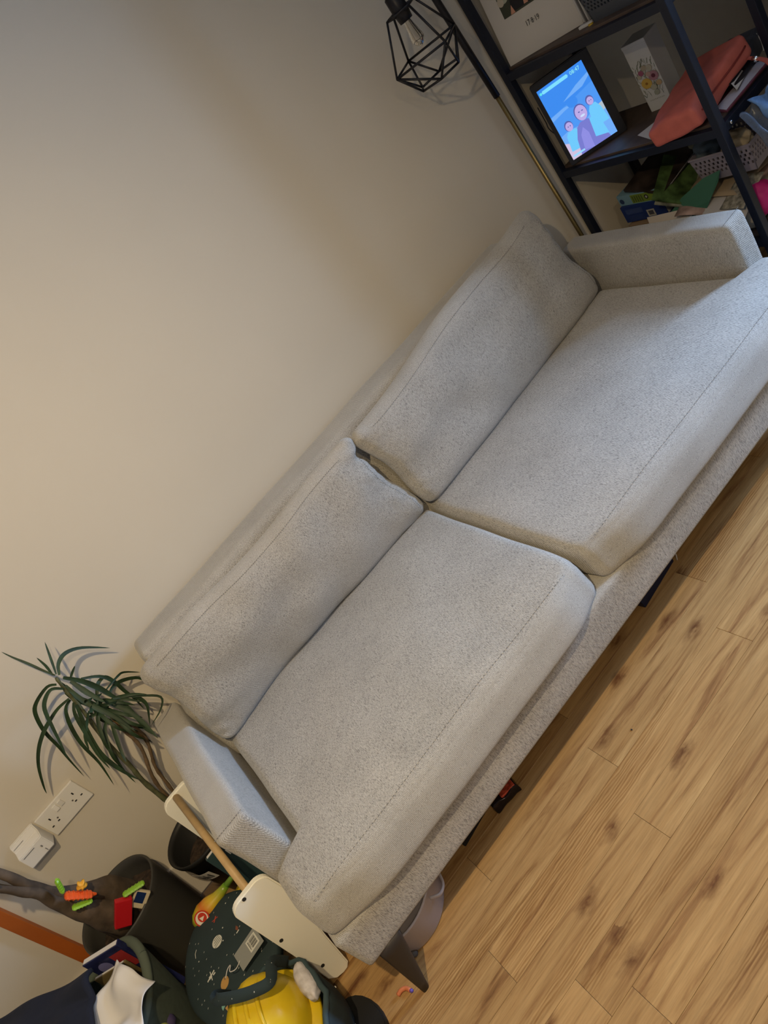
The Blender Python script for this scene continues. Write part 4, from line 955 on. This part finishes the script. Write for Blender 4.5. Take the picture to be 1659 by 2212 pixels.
for v in bm.verts: v.co *= 1 + .30 * math.sin(5 * math.atan2(v.co.z, v.co.x))
tag(obj('star_toy', bm, mat('orange_yellow', (0.75, 0.36, 0.03), .5), None, True, loc=(-.860, 1.932, .519)), 'tiny yellow orange star toy above the orange ridged toy', 'toy')
brick('red_block', 'bright red rectangular toy block between trunk and pot rim', 'block', (-.871, 1.925, .366), (math.radians(0), math.radians(-42), 0), (.084, .018, .046), mat('red_plastic', (0.50, 0.012, 0.018), .4))
t = thing('toy_phone', 'cream toy phone with a dark blue screen inside the pot rim', 'toy', (-.822, 1.930, .348), (math.radians(-10), math.radians(-22), math.radians(0)))
bm = nb(); bevbox(bm, (0, 0, 0), (.052, .010, .042), .003); obj('body', bm, mat('cream_plastic', (0.58, 0.50, 0.34), .4), t)
bm = nb(); bevbox(bm, (.006, -.0055, .003), (.032, .0012, .026), .0005, seg=1); s_ = obj('screen', bm, mat('dark_blue_glass', (0.012, 0.028, 0.10), .15), t)

# ------------------------------------------------------------------ maraca, yellow toys
t = thing('maraca', 'green and yellow maraca toy with a red letter badge beside the white rack', 'toy', (-.722, 1.822, .222), Vector((.70, -.08, .10)).normalized().to_track_quat('X', 'Z').to_euler())
grad = bpy.data.materials.new('maraca_paint'); grad.use_nodes = True; g_ = grad.node_tree; gb = g_.nodes['Principled BSDF']; gb.inputs['Roughness'].default_value = .3
tcn = g_.nodes.new('ShaderNodeTexCoord'); sx_ = g_.nodes.new('ShaderNodeSeparateXYZ'); g_.links.new(tcn.outputs['Object'], sx_.inputs[0])
mr = g_.nodes.new('ShaderNodeMapRange'); mr.inputs['From Min'].default_value = -.055; mr.inputs['From Max'].default_value = .085; g_.links.new(sx_.outputs[0], mr.inputs['Value'])
cr = g_.nodes.new('ShaderNodeValToRGB'); ce = cr.color_ramp.elements; ce[0].color = (0.30, 0.38, 0.02, 1); ce[1].color = (0.14, 0.30, 0.02, 1)
for p_, c_ in ((.25, (0.55, 0.45, 0.02, 1)), (.42, (0.60, 0.16, 0.02, 1)), (.62, (0.60, 0.40, 0.02, 1))): x = ce.new(p_); x.color = c_
g_.links.new(mr.outputs[0], cr.inputs['Fac']); g_.links.new(cr.outputs['Color'], gb.inputs['Base Color'])
bm = nb(); tube(bm, [(-.055, 0, 0), (-.050, 0, 0), (-.035, 0, 0), (-.01, 0, 0), (.02, 0, 0), (.045, 0, 0), (.07, 0, 0), (.085, 0, 0)], [.004, .016, .027, .033, .028, .017, .012, .010], 20); obj('head', bm, grad, t, True)
bm = nb(); tube(bm, [(.083, 0, 0), (.12, 0, 0), (.145, 0, 0)], [.009, .007, .010], 12); obj('handle', bm, mat('maraca_green', (0.16, 0.30, 0.04), .4), t, True)
dirc = (Vector((0, -1.0, .75))).normalized()
Rm = bpy.data.objects['maraca'].rotation_euler.to_matrix(); nl = (Rm.transposed() @ Vector((.15, -.80, .60))); nl.x = 0; nl.normalize(); ay = Vector((1, 0, 0)).cross(nl) * -1
c0 = Vector((-.010, 0, 0)) + nl * .0325
shp = [(ell(0, 0, .0225, .0215), flat('badge_red', sr(190, 50, 24))), (ell(0, 0, .0185, .0175), flat('badge_white', sr(226, 214, 196))), (ell(.003, .001, .0125, .013), flat('badge_red', 0)), ([(-.004, -.006), (.010, 0), (-.004, .006)], flat('badge_white', 0))]
decal('letter_badge', t, c0, Vector((1, 0, 0)), nl.cross(Vector((1, 0, 0))), shp, lift=.0022)
yp = mat('yellow_plastic', (0.66, 0.47, 0.02), .35)
bm = nb(); rbox(bm, (.045, .030, .080), .016, 10, 10, 10, lambda p, u: p + Vector((0, 0, .080))); tag(obj('yellow_toy', bm, yp, None, True, loc=(-.640, 1.845, 0), rot=(0, 0, .4)), 'yellow plastic toy under the dowel beside the maraca', 'toy')
bm = nb(); rbox(bm, (.05, .05, .045), .018, 10, 10, 10, lambda p, u: p + Vector((0, 0, .045))); tag(obj('yellow_bucket_toy', bm, mat('dull_yellow_plastic', (0.40, 0.33, 0.05), .4), None, True, loc=(-.875, 1.845, .0)), 'dull yellow toy between the big pot and the space print bag', 'toy')
bm = nb()
for k in range(5):
    a = k * 1.1; tube(bm, spline([(-.74 + .02 * k, 1.90, .03), (-.735 + .022 * k, 1.91, .05 + .01 * math.sin(a)), (-.715 + .02 * k, 1.915, .03)], 4), .010, 8, flat=(.4, 1))
tag(obj('dry_leaves', bm, mat('olive_dry_leaf', (0.085, 0.075, 0.035), .7)), 'dull olive dry leaf curls on the floor below the black pot', 'leaf')

# ------------------------------------------------------------------ space print bag with the yellow helmet
spc = mat('dark_teal_space_fabric', (0.020, 0.036, 0.040), .85, noise_amt=.12, nscale=9, bump=.35)
t = thing('space_print_bag', 'round dark teal fabric toy bag printed with planets and stars', 'toy bag', (-.728, 1.372, 0))
bm = nb(); n_ = 56; R0 = .178
def bagp(a, z, k=0):
    w = .004 * math.sin(a * 9 + z * 20) + .003 * math.sin(a * 17); r = .115 + .055 * math.sin(min(1, z / .2) * PI / 2) + w - k
    return Vector((r * math.cos(a), r * math.sin(a), z))
rings = []
for z, k in ((0, .01), (.02, 0), (.07, 0), (.12, 0), (.17, 0), (.195, 0), (.200, .004), (.195, .010), (.12, .012), (.03, .012)):
    rings.append([bm.verts.new(bagp(2 * PI * i / n_, z, k)) for i in range(n_)])
for i in range(len(rings) - 1):
    for k in range(n_): bm.faces.new((rings[i][k], rings[i][(k + 1) % n_], rings[i + 1][(k + 1) % n_], rings[i + 1][k]))
bm.faces.new(list(reversed(rings[0]))); bm.faces.new(rings[-1]); bag = obj('body', bm, spc, t, True)
bm = nb(); tube(bm, [bagp(2 * PI * i / 48, .199, .004) for i in range(49)], .007, 8, cap=False); obj('rim_binding', bm, mat('teal_binding', (0.035, 0.062, 0.070), .8), t, True)
# padded lid folded back over the far side
LC = Vector((.002, .285, .203)); RX, RY = .150, .172
lx = Vector((1, 0, 0)); ly = Vector((0, 1, .10)).normalized(); ln_ = lx.cross(ly)
def lidp(x, y):
    w = .004 * noise.noise(Vector((x * 9, y * 9, 2))) ; q = min(1, (x / RX) ** 2 + (y / RY) ** 2)
    return LC + lx * x + ly * y + ln_ * (.024 * math.sqrt(1 - q) + w)
bm = nb(); rr = [math.sin(k / 10 * PI / 2) for k in range(1, 11)]
cen = bm.verts.new(lidp(0, 0)); prev = None
for r in rr:
    cur = [bm.verts.new(lidp(RX * r * math.cos(2 * PI * k / 48), RY * r * math.sin(2 * PI * k / 48))) for k in range(48)]
    for k in range(48):
        if prev is None: bm.faces.new((cen, cur[k], cur[(k + 1) % 48]))
        else: bm.faces.new((prev[k], cur[k], cur[(k + 1) % 48], prev[(k + 1) % 48]))
    prev = cur
low = [bm.verts.new(v.co - ln_ * .022) for v in prev]
for k in range(48): bm.faces.new((prev[k], low[k], low[(k + 1) % 48], prev[(k + 1) % 48]))
bm.faces.new(list(reversed(low))); lid = obj('lid', bm, spc, t, True)
def lidshape(poly, lift):   # polygon in lid metres -> on the padded surface
    out = []
    for x, y in poly:
        q = math.sqrt((x / RX) ** 2 + (y / RY) ** 2)
        if q > .98: x, y = x / q * .98, y / q * .98
        out.append(lidp(x, y) + ln_ * lift)
    return out
def lprint(name, shapes):
    bm = nb(); mats = []; idx = {}
    for i, (poly, m) in enumerate(shapes):
        if m.name not in idx: idx[m.name] = len(mats); mats.append(m)
        f = bm.faces.new([bm.verts.new(p) for p in lidshape(poly, .0006 + .00012 * min(i, 8))]); f.material_index = idx[m.name]
    obj(name, bm, mats, lid)
wp = flat('print_white', sr(206, 206, 196)); mint = flat('print_mint', sr(120, 168, 156)); och = flat('print_ochre', sr(180, 140, 78)); rdp = flat('print_red', sr(176, 66, 48)); drk = flat('print_dark', sr(50, 66, 62))
random.seed(21); st = []
for k in range(70):
    a = random.uniform(0, 6.28); r = .95 * math.sqrt(random.random()); x, y = RX * r * math.cos(a), RY * r * math.sin(a)
    if k % 9 == 0: st.append((ell(x, y, .0020, n=8), wp))
    else: st.append((stroke([(x, y), (x + .0032, y + .0022)], .0012), wp))
lprint('printed_stars', st); bpy.data.objects['printed_stars']['kind'] = 'stuff'
pl = [(ell(-.005, .045, .0165, .0165, 20), wp)]
for k in range(4): pl.append((stroke([(-.018 + .002 * k, .034 + .007 * k), (-.004, .038 + .006 * k), (.009 - .001 * k, .040 + .0055 * k)], .0016), drk))
lprint('printed_planet', pl)
lprint('printed_planet', [(ell(-.035, -.066, .0155, .0125, 16, rot=.5), och), (ell(-.029, -.058, .004, n=8), flat('print_ochre_dark', sr(140, 110, 70)))])
lprint('printed_satellite', [(rect(-.066, -.020, -.056, -.012), wp), (stroke([(-.074, -.018), (-.044, -.012)], .004), wp), (stroke([(-.060, -.028), (-.056, -.004)], .0025), wp), (rect(-.052, -.022, -.044, -.018), wp)])
lprint('printed_rocket', [(stroke([(.010, .100), (.022, .112)], .0035), rdp), (stroke([(.006, .108), (.026, .104)], .002), rdp)])
lprint('printed_rocket', [([(.052, .020), (.058, .028), (.062, .018), (.057, .010)], flat('print_brown', sr(120, 70, 50))), (stroke([(.050, .008), (.060, .010)], .003), wp)])
lprint('printed_half_moon', [(ell(-.062, -.106, .012, .012, 12, a0=.3, a1=.3 + PI), mint), ([(-.066, -.110), (-.056, -.112), (-.064, -.122)], och)])
lprint('printed_ring', [(stroke([(-.078, .072), (-.074, .084), (-.066, .090)], .0022), wp)])
# handle strap over the opening
bm = nb(); hp = spline([(.128, .095, .215), (.133, .045, .300), (.124, -.020, .333), (.088, -.012, .345), (.046, .018, .350), (.000, .068, .342), (-.018, .118, .305), (-.026, .155, .240)], 6)
cd_ = Vector((.35, -.75, .6)).normalized()
def sfn(u, v):
    i_ = min(len(hp) - 1, int(round(u * (len(hp) - 1)))); tg = (hp[min(i_ + 1, len(hp) - 1)] - hp[max(i_ - 1, 0)]).normalized()
    return hp[i_] + tg.cross(cd_).normalized() * (v - .5) * .026
sheet(bm, sfn, len(hp) - 1, 2, .003); st_ = obj('handle_strap', bm, spc, t, True)
bm = nb()
for k in (7, 12, 18, 25, 29):
    p = hp[k]; tube(bm, [p + cd_ * .002 + Vector((-.002, -.003, 0)), p + cd_ * .002 + Vector((.002, .003, 0))], .0012, 5)
obj('printed_stars', bm, wp, st_)['kind'] = 'stuff'
# side pocket print on the outer wall
bm = nb()
for k in range(26):
    a = -.2 + k * .23; z = .03 + .14 * ((k * 37) % 10) / 10; p = bagp(a, z, -.0012); q = bagp(a + .02, z + .003, -.0012); tube(bm, [p, q], .0011, 5)
obj('printed_stars', bm, wp, bag)['kind'] = 'stuff'

# yellow hard hat
hel = mat('helmet_yellow', (0.70, 0.49, 0.015), .28, noise_amt=.06, nscale=14)
t = thing('toy_helmet', 'yellow plastic toy hard hat sitting in the space print bag', 'helmet', (-.705, 1.385, .196), (math.radians(-8), math.radians(4), math.radians(-105)))
bm = nb(); rg = []; nn_ = 48
prof = [(1.0, 0), (.995, .02), (.96, .045), (.86, .075), (.70, .098), (.48, .112), (.22, .119), (.02, .120)]
for r, z in prof: rg.append([bm.verts.new((.112 * r * math.cos(2 * PI * k / nn_), .098 * r * math.sin(2 * PI * k / nn_), z + (.004 if abs(math.sin(2 * PI * k / nn_)) < .14 else 0))) for k in range(nn_)])
for i in range(len(rg) - 1):
    for k in range(nn_): bm.faces.new((rg[i][k], rg[i][(k + 1) % nn_], rg[i + 1][(k + 1) % nn_], rg[i + 1][k]))
bm.faces.new(rg[-1]); obj('shell', bm, hel, t, True)
bm = nb(); ri = []
for r, z in ((.108, .004), (.128, -.004), (.134, -.010), (.128, -.008), (.108, -.002)):
    ri.append([bm.verts.new(((r + (.022 * max(0, math.cos(2 * PI * k / nn_)) ** 2 if r > .11 else 0)) * math.cos(2 * PI * k / nn_), (r - .012) * math.sin(2 * PI * k / nn_), z)) for k in range(nn_)])
for i in range(4):
    for k in range(nn_): bm.faces.new((ri[i][k], ri[i][(k + 1) % nn_], ri[i + 1][(k + 1) % nn_], ri[i + 1][k]))
obj('brim', bm, hel, t, True)
for yy in (-.030, 0, .030):
    bm = nb(); tube(bm, [(.104 * math.cos(a), yy, .008 + .112 * math.sin(a)) for a in [PI * (k + 1) / 18 for k in range(17)]], .0055, 8); obj('ridge', bm, hel, t, True)
bm = nb(); tube(bm, [(.02, -.085, .058), (.02, -.092, .060)], .011, 14, flat=(1, .6)); obj('ear_knob', bm, mat('brown_knob', (0.25, 0.12, 0.03), .4), t, True)
clump('white_cloth', 'crumpled white patterned cloth stuffed beside the yellow helmet', 'cloth', (-.588, 1.395, .200), .042, mat('white_patterned_cloth', (0.58, 0.55, 0.56), .85, noise_amt=.25, nscale=45, bump=.6), 6, s=(.5, 1.35, .6), amp=.16)
# barcode tag lying on the lid
t = thing('price_tag', 'grey swing tag with white barcode sticker lying on the space print bag', 'tag', (-.660, 1.580, .236), (math.radians(2), math.radians(2), math.radians(-86)))
bm = nb(); bevbox(bm, (0, 0, 0), (.060, .082, .0016), .0006, seg=1); obj('card', bm, mat('grey_tag_card', (0.26, 0.27, 0.25), .5), t)
bars = [(rect(-.019, .000, .019, .033), flat('print_white', 0))] + [(rect(-.015 + .0032 * k, .010, -.015 + .0032 * k + .0012 + .0006 * (k % 3), .029), ink) for k in range(9)] + [(rect(-.014, .004, .013, .0055), ink), (rect(-.014, .007, .008, .008), ink)]
decal('barcode_sticker', t, (0, 0, .0008), (1, 0, 0), (0, 1, 0), bars)
bm = nb(); tube(bm, spline([(0, -.034, .001), (.012, -.050, .008), (.004, -.064, .012), (-.010, -.056, .010), (-.014, -.070, .006), (-.004, -.085, .004)], 5), .0012, 6); obj('string', bm, pap, t, True)

# ------------------------------------------------------------------ green felt basket and its contents, navy cloth
felt = mat('sage_felt', (0.042, 0.055, 0.040), .95, noise_amt=.12, nscale=60, bump=.3)
t = thing('felt_basket', 'dark sage green soft basket with thick folded rim at the picture corner', 'basket', (-0.990, 1.700, 0))
bm = nb(); pr = [(0, 0), (.100, 0), (.106, .01), (.120, .20), (.156, .365), (.154, .378), (.145, .378), (.141, .365), (.108, .20), (.095, .02), (0, .02)]
lathe(bm, pr, 56)
for v in bm.verts:
    a = math.atan2(v.co.y, v.co.x); v.co.z += .018 * math.cos(a * 2 - .6) * (v.co.z / .378); v.co.x *= 1 + .03 * math.sin(v.co.z * 20)
obj('body', bm, felt, t, True)
bm = nb(); hpts = [( .152 * math.cos(a), .152 * math.sin(a), .376 + .018 * math.cos(a * 2 - .6)) for a in [2 * PI * k / 48 for k in range(49)]]
tube(bm, hpts, .013, 10, cap=False, flat=(.8, 1)); obj('rim', bm, mat('sage_felt_rim', (0.085, 0.105, 0.078), .95), t, True)
t = thing('hardback_book', 'glossy blue and red hardback standing in the green felt basket', 'book', (-.930, 1.780, .190), (math.radians(0), math.radians(4), math.radians(62)))
bm = nb(); bevbox(bm, (0, 0, .12), (.018, .125, .24), .002); obj('cover', bm, mat('indigo_cover', (0.018, 0.022, 0.085), .25, noise_amt=.5, nscale=12), t)
bm = nb(); bevbox(bm, (0, 0, .2405), (.013, .118, .002), .0005, seg=1); obj('pages', bm, pap, t)
decal('cover_print', t, (-.0092, .0625, .0), (0, -1, 0), (0, 0, 1), [(rect(.075, .150, .12, .22), flat('cover_red', sr(150, 40, 40))), (ell(.04, .195, .020), flat('cover_pale', sr(110, 110, 160)))])
t = thing('picture_card_book', 'thin green and tan book beside the blue hardback in the basket', 'book', (-.945, 1.755, .160), (math.radians(0), math.radians(4), math.radians(62)))
bm = nb(); bevbox(bm, (0, 0, .115), (.008, .11, .23), .0015); obj('cover', bm, mat('green_tan_cover', (0.16, 0.12, 0.05), .4, noise_amt=.5, nscale=14), t)
bm = nb(); bevbox(bm, (0, 0, .231), (.005, .10, .001), .0003, seg=1); obj('pages', bm, pap, t)
bm = nb()
def pfn(u, v):
    # crumpled sheet rising from the basket towards the room
    p = (Vector((-.880, 1.716, .430)) * (1 - u) + Vector((-.822, 1.585, .420)) * u) * (1 - v) + (Vector((-1.09, 1.63, .40)) * (1 - u) + Vector((-.905, 1.42, .40)) * u) * v
    p.z += .012 * math.sin(u * 5 + v * 6) + noise.noise(Vector((u * 2.4, v * 3, 2))) * .03; p.x += noise.noise(Vector((u * 2, v * 2, 8))) * .02
    return p
sheet(bm, pfn, 26, 34, .0012)
tag(obj('crumpled_paper', bm, mat('white_crumpled_paper', (0.66, 0.64, 0.62), .7), None, True), 'large crumpled sheet of white paper sticking out of the felt basket', 'paper')
clump('purple_garment', 'dark purple folded garment inside the green felt basket', 'clothes', (-.965, 1.630, .270), .080, mat('dark_purple_cloth', (0.035, 0.025, 0.07), .8, noise_amt=.4, nscale=20), 12, s=(.8, 1.1, .8))
bm = nb(); bmesh.ops.create_uvsphere(bm, u_segments=24, v_segments=16, radius=.035)
tag(obj('yellow_green_ball', bm, mat('yellow_green_plastic', (0.36, 0.36, 0.08), .5), None, True, loc=(-.930, 1.575, .285)), 'small yellow green ball in the front of the felt basket', 'ball')
bm = nb()
def nfn(u, v):
    a = Vector((-1.42, 2.06, .42)) * (1 - u) + Vector((-.935, 1.735, .450)) * u
    b_ = Vector((-1.40, 1.72, .40)) * (1 - u) + Vector((-.975, 1.60, .435)) * u
    p = a * (1 - v) + b_ * v
    p.z += .03 * math.sin(v * PI) * (.6 + .4 * math.sin(u * 5)) + noise.noise(Vector((u * 3, v * 3, 5))) * .028
    return p
sheet(bm, nfn, 30, 24, .010); nv = mat('navy_cloth', (0.006, 0.009, 0.022), .9, bump=.3)
tag(obj('navy_cloth', bm, nv, None, True), 'dark navy cloth draped over the box and basket at the corner', 'cloth')
t = thing('toy_storage_box', 'grey fabric box standing under the dark navy cloth', 'box', (-1.38, 1.82, 0))
bm = nb(); bevbox(bm, (0, 0, .14), (.30, .34, .28), .006); obj('body', bm, mat('grey_fabric_box', (0.06, 0.06, 0.065), .9), t)
bm = nb(); bevbox(bm, (0, 0, .288), (.306, .346, .016), .004); obj('lid', bm, mat('grey_fabric_box', 0), t)
bm = nb(); bmesh.ops.create_uvsphere(bm, u_segments=20, v_segments=12, radius=.022)
tag(obj('brown_ball', bm, mat('dark_brown_ball', (0.045, 0.03, 0.025), .6), None, True, loc=(-1.160, 2.155, .022)), 'small dark brown ball on the floor by the orange strip', 'ball')
# black flat rounded thing at the lower edge
bm = nb(); pts = [(-.52 , 1.285), (-.56, 1.35), (-.575, 1.40), (-.60, 1.425), (-.66, 1.38), (-.68, 1.20), (-.66, 1.06), (-.58, 1.02), (-.53, 1.10), (-.505, 1.20)]
prism(bm, [(x, y, .0) for x, y in pts], (0, 0, .012))
# ------------------------------------------------------------------ odds and ends on the floor
bm.free()
bm = nb(); out = [(-.530 + .0, 1.262)] ; cx_, cy_ = -.630, 1.330
poly = [(cx_ + .088 * math.cos(a) * (1 if math.cos(a) > 0 else .8), cy_ + .115 * math.sin(a)) for a in [2 * PI * k / 28 for k in range(28)]]
prism(bm, [(x, y, 0) for x, y in poly], (0, 0, .014)); bmesh.ops.bevel(bm, geom=[e for e in bm.edges if abs(e.verts[0].co.z - e.verts[1].co.z) < 1e-6 and e.verts[0].co.z > .01], offset=.004, segments=2, affect='EDGES')
tag(obj('black_slipper', bm, mat('black_rubber', (0.010, 0.010, 0.011), .7)), 'flat black rounded slipper sole on the floor beside the space print bag', 'slipper')
t = thing('hair_tie', 'orange and pink striped hair tie on the floor by the sofa corner', 'hair tie', (-.470, 1.315, .006), (0, 0, .4))
bm = nb(); tube(bm, spline([(-.016, .012, 0), (-.004, .006, .002), (.004, -.004, 0), (.004, -.018, 0)], 4), .0055, 8); obj('band', bm, mat('orange_pink', (0.60, 0.18, 0.07), .6), t, True)
bm = nb(); bmesh.ops.create_uvsphere(bm, u_segments=10, v_segments=8, radius=.005); obj('bead', bm, mat('violet_bead', (0.12, 0.07, 0.35), .4), t, True, loc=(.004, -.022, .0))
t = thing('pet_bowl_tub', 'pale lilac grey plastic tub pushed under the front of the sofa', 'tub', (-.345, 1.462, 0))
tubm = mat('grey_lilac_plastic', (0.48, 0.45, 0.49), .4)
bm = nb(); lathe(bm, [(0, 0), (.112, 0), (.120, .006), (.132, .095), (.137, .100), (.135, .105), (.128, .100), (.115, .012), (0, .012)], 56); obj('bowl', bm, tubm, t, True)
bm = nb(); tube(bm, spline([(.075, -.118, .088), (.098, -.128, .080), (.118, -.112, .072), (.128, -.082, .070)], 5), .006, 8, flat=(1, .6)); obj('handle', bm, tubm, t, True)
bm = nb(); bmesh.ops.create_icosphere(bm, subdivisions=3, radius=.011)
for v in bm.verts: v.co += v.co * nz(v.co, 90, .3); 
tag(obj('dark_pebble', bm, mat('grey_brown_pebble', (0.06, 0.05, 0.045), .5), None, True, loc=(-.400, 1.352, .011)), 'small dark round pebble on the floor behind the sofa leg', 'pebble')
t = thing('snack_wrapper', 'shiny black and red snack wrapper sticking out under the sofa', 'wrapper', (.040, 1.435, .0), (0, 0, math.radians(-10)))
bm = nb(); rbox(bm, (.045, .045, .016), .006, 14, 14, 6, lambda p, u: p + Vector((nz(p, 30, .004), nz(p, 28, .004), .018 + nz(p, 40, .006)))); obj('packet', bm, mat('black_foil', (0.02, 0.015, 0.018), .2, metal=.5), t, True)
bm = nb(); rbox(bm, (.024, .016, .004), .002, 10, 10, 4, lambda p, u: p + Vector((.016, -.026, .034 + nz(p, 40, .005)))); obj('red_panel', bm, mat('red_foil', (0.45, 0.07, 0.04), .3, metal=.3, noise_amt=.5, nscale=90), t, True)
brick('black_flat_toy', 'flat black box lying under the sofa left of the snack wrapper', 'box', (-.060, 1.495, .022), (0, 0, .15), (.16, .12, .044), mat('matt_black', (0.008, 0.008, 0.009), .6))
t = thing('navy_box', 'dark navy box with a thin white loop just under the sofa front', 'box', (.760, 1.500, 0), (0, 0, math.radians(6)))
bm = nb(); bevbox(bm, (0, 0, .035), (.17, .16, .07), .004); obj('body', bm, mat('navy_card', (0.006, 0.012, 0.040), .45), t)
bm = nb(); tube(bm, spline([(.083, -.075, .07), (.092, -.088, .06), (.094, -.092, .03), (.088, -.090, .004)], 5), .0016, 6); obj('loop', bm, pap, t)
clump('blue_cloth_toy', 'crumpled pale blue cloth on the floor under the right end of the sofa', 'cloth', (1.135, 1.490, .052), .068, mat('teal_blue_cloth', (0.09, 0.17, 0.24), .8, noise_amt=.4, nscale=30), 15, s=(1.3, 1, .75), amp=.25)
brick('black_speck', 'tiny black crumb lying on the open wooden floor', 'crumb', (.360, 1.222, .0012), (0, 0, .3), (.0035, .0045, .0022), dark, .0005)
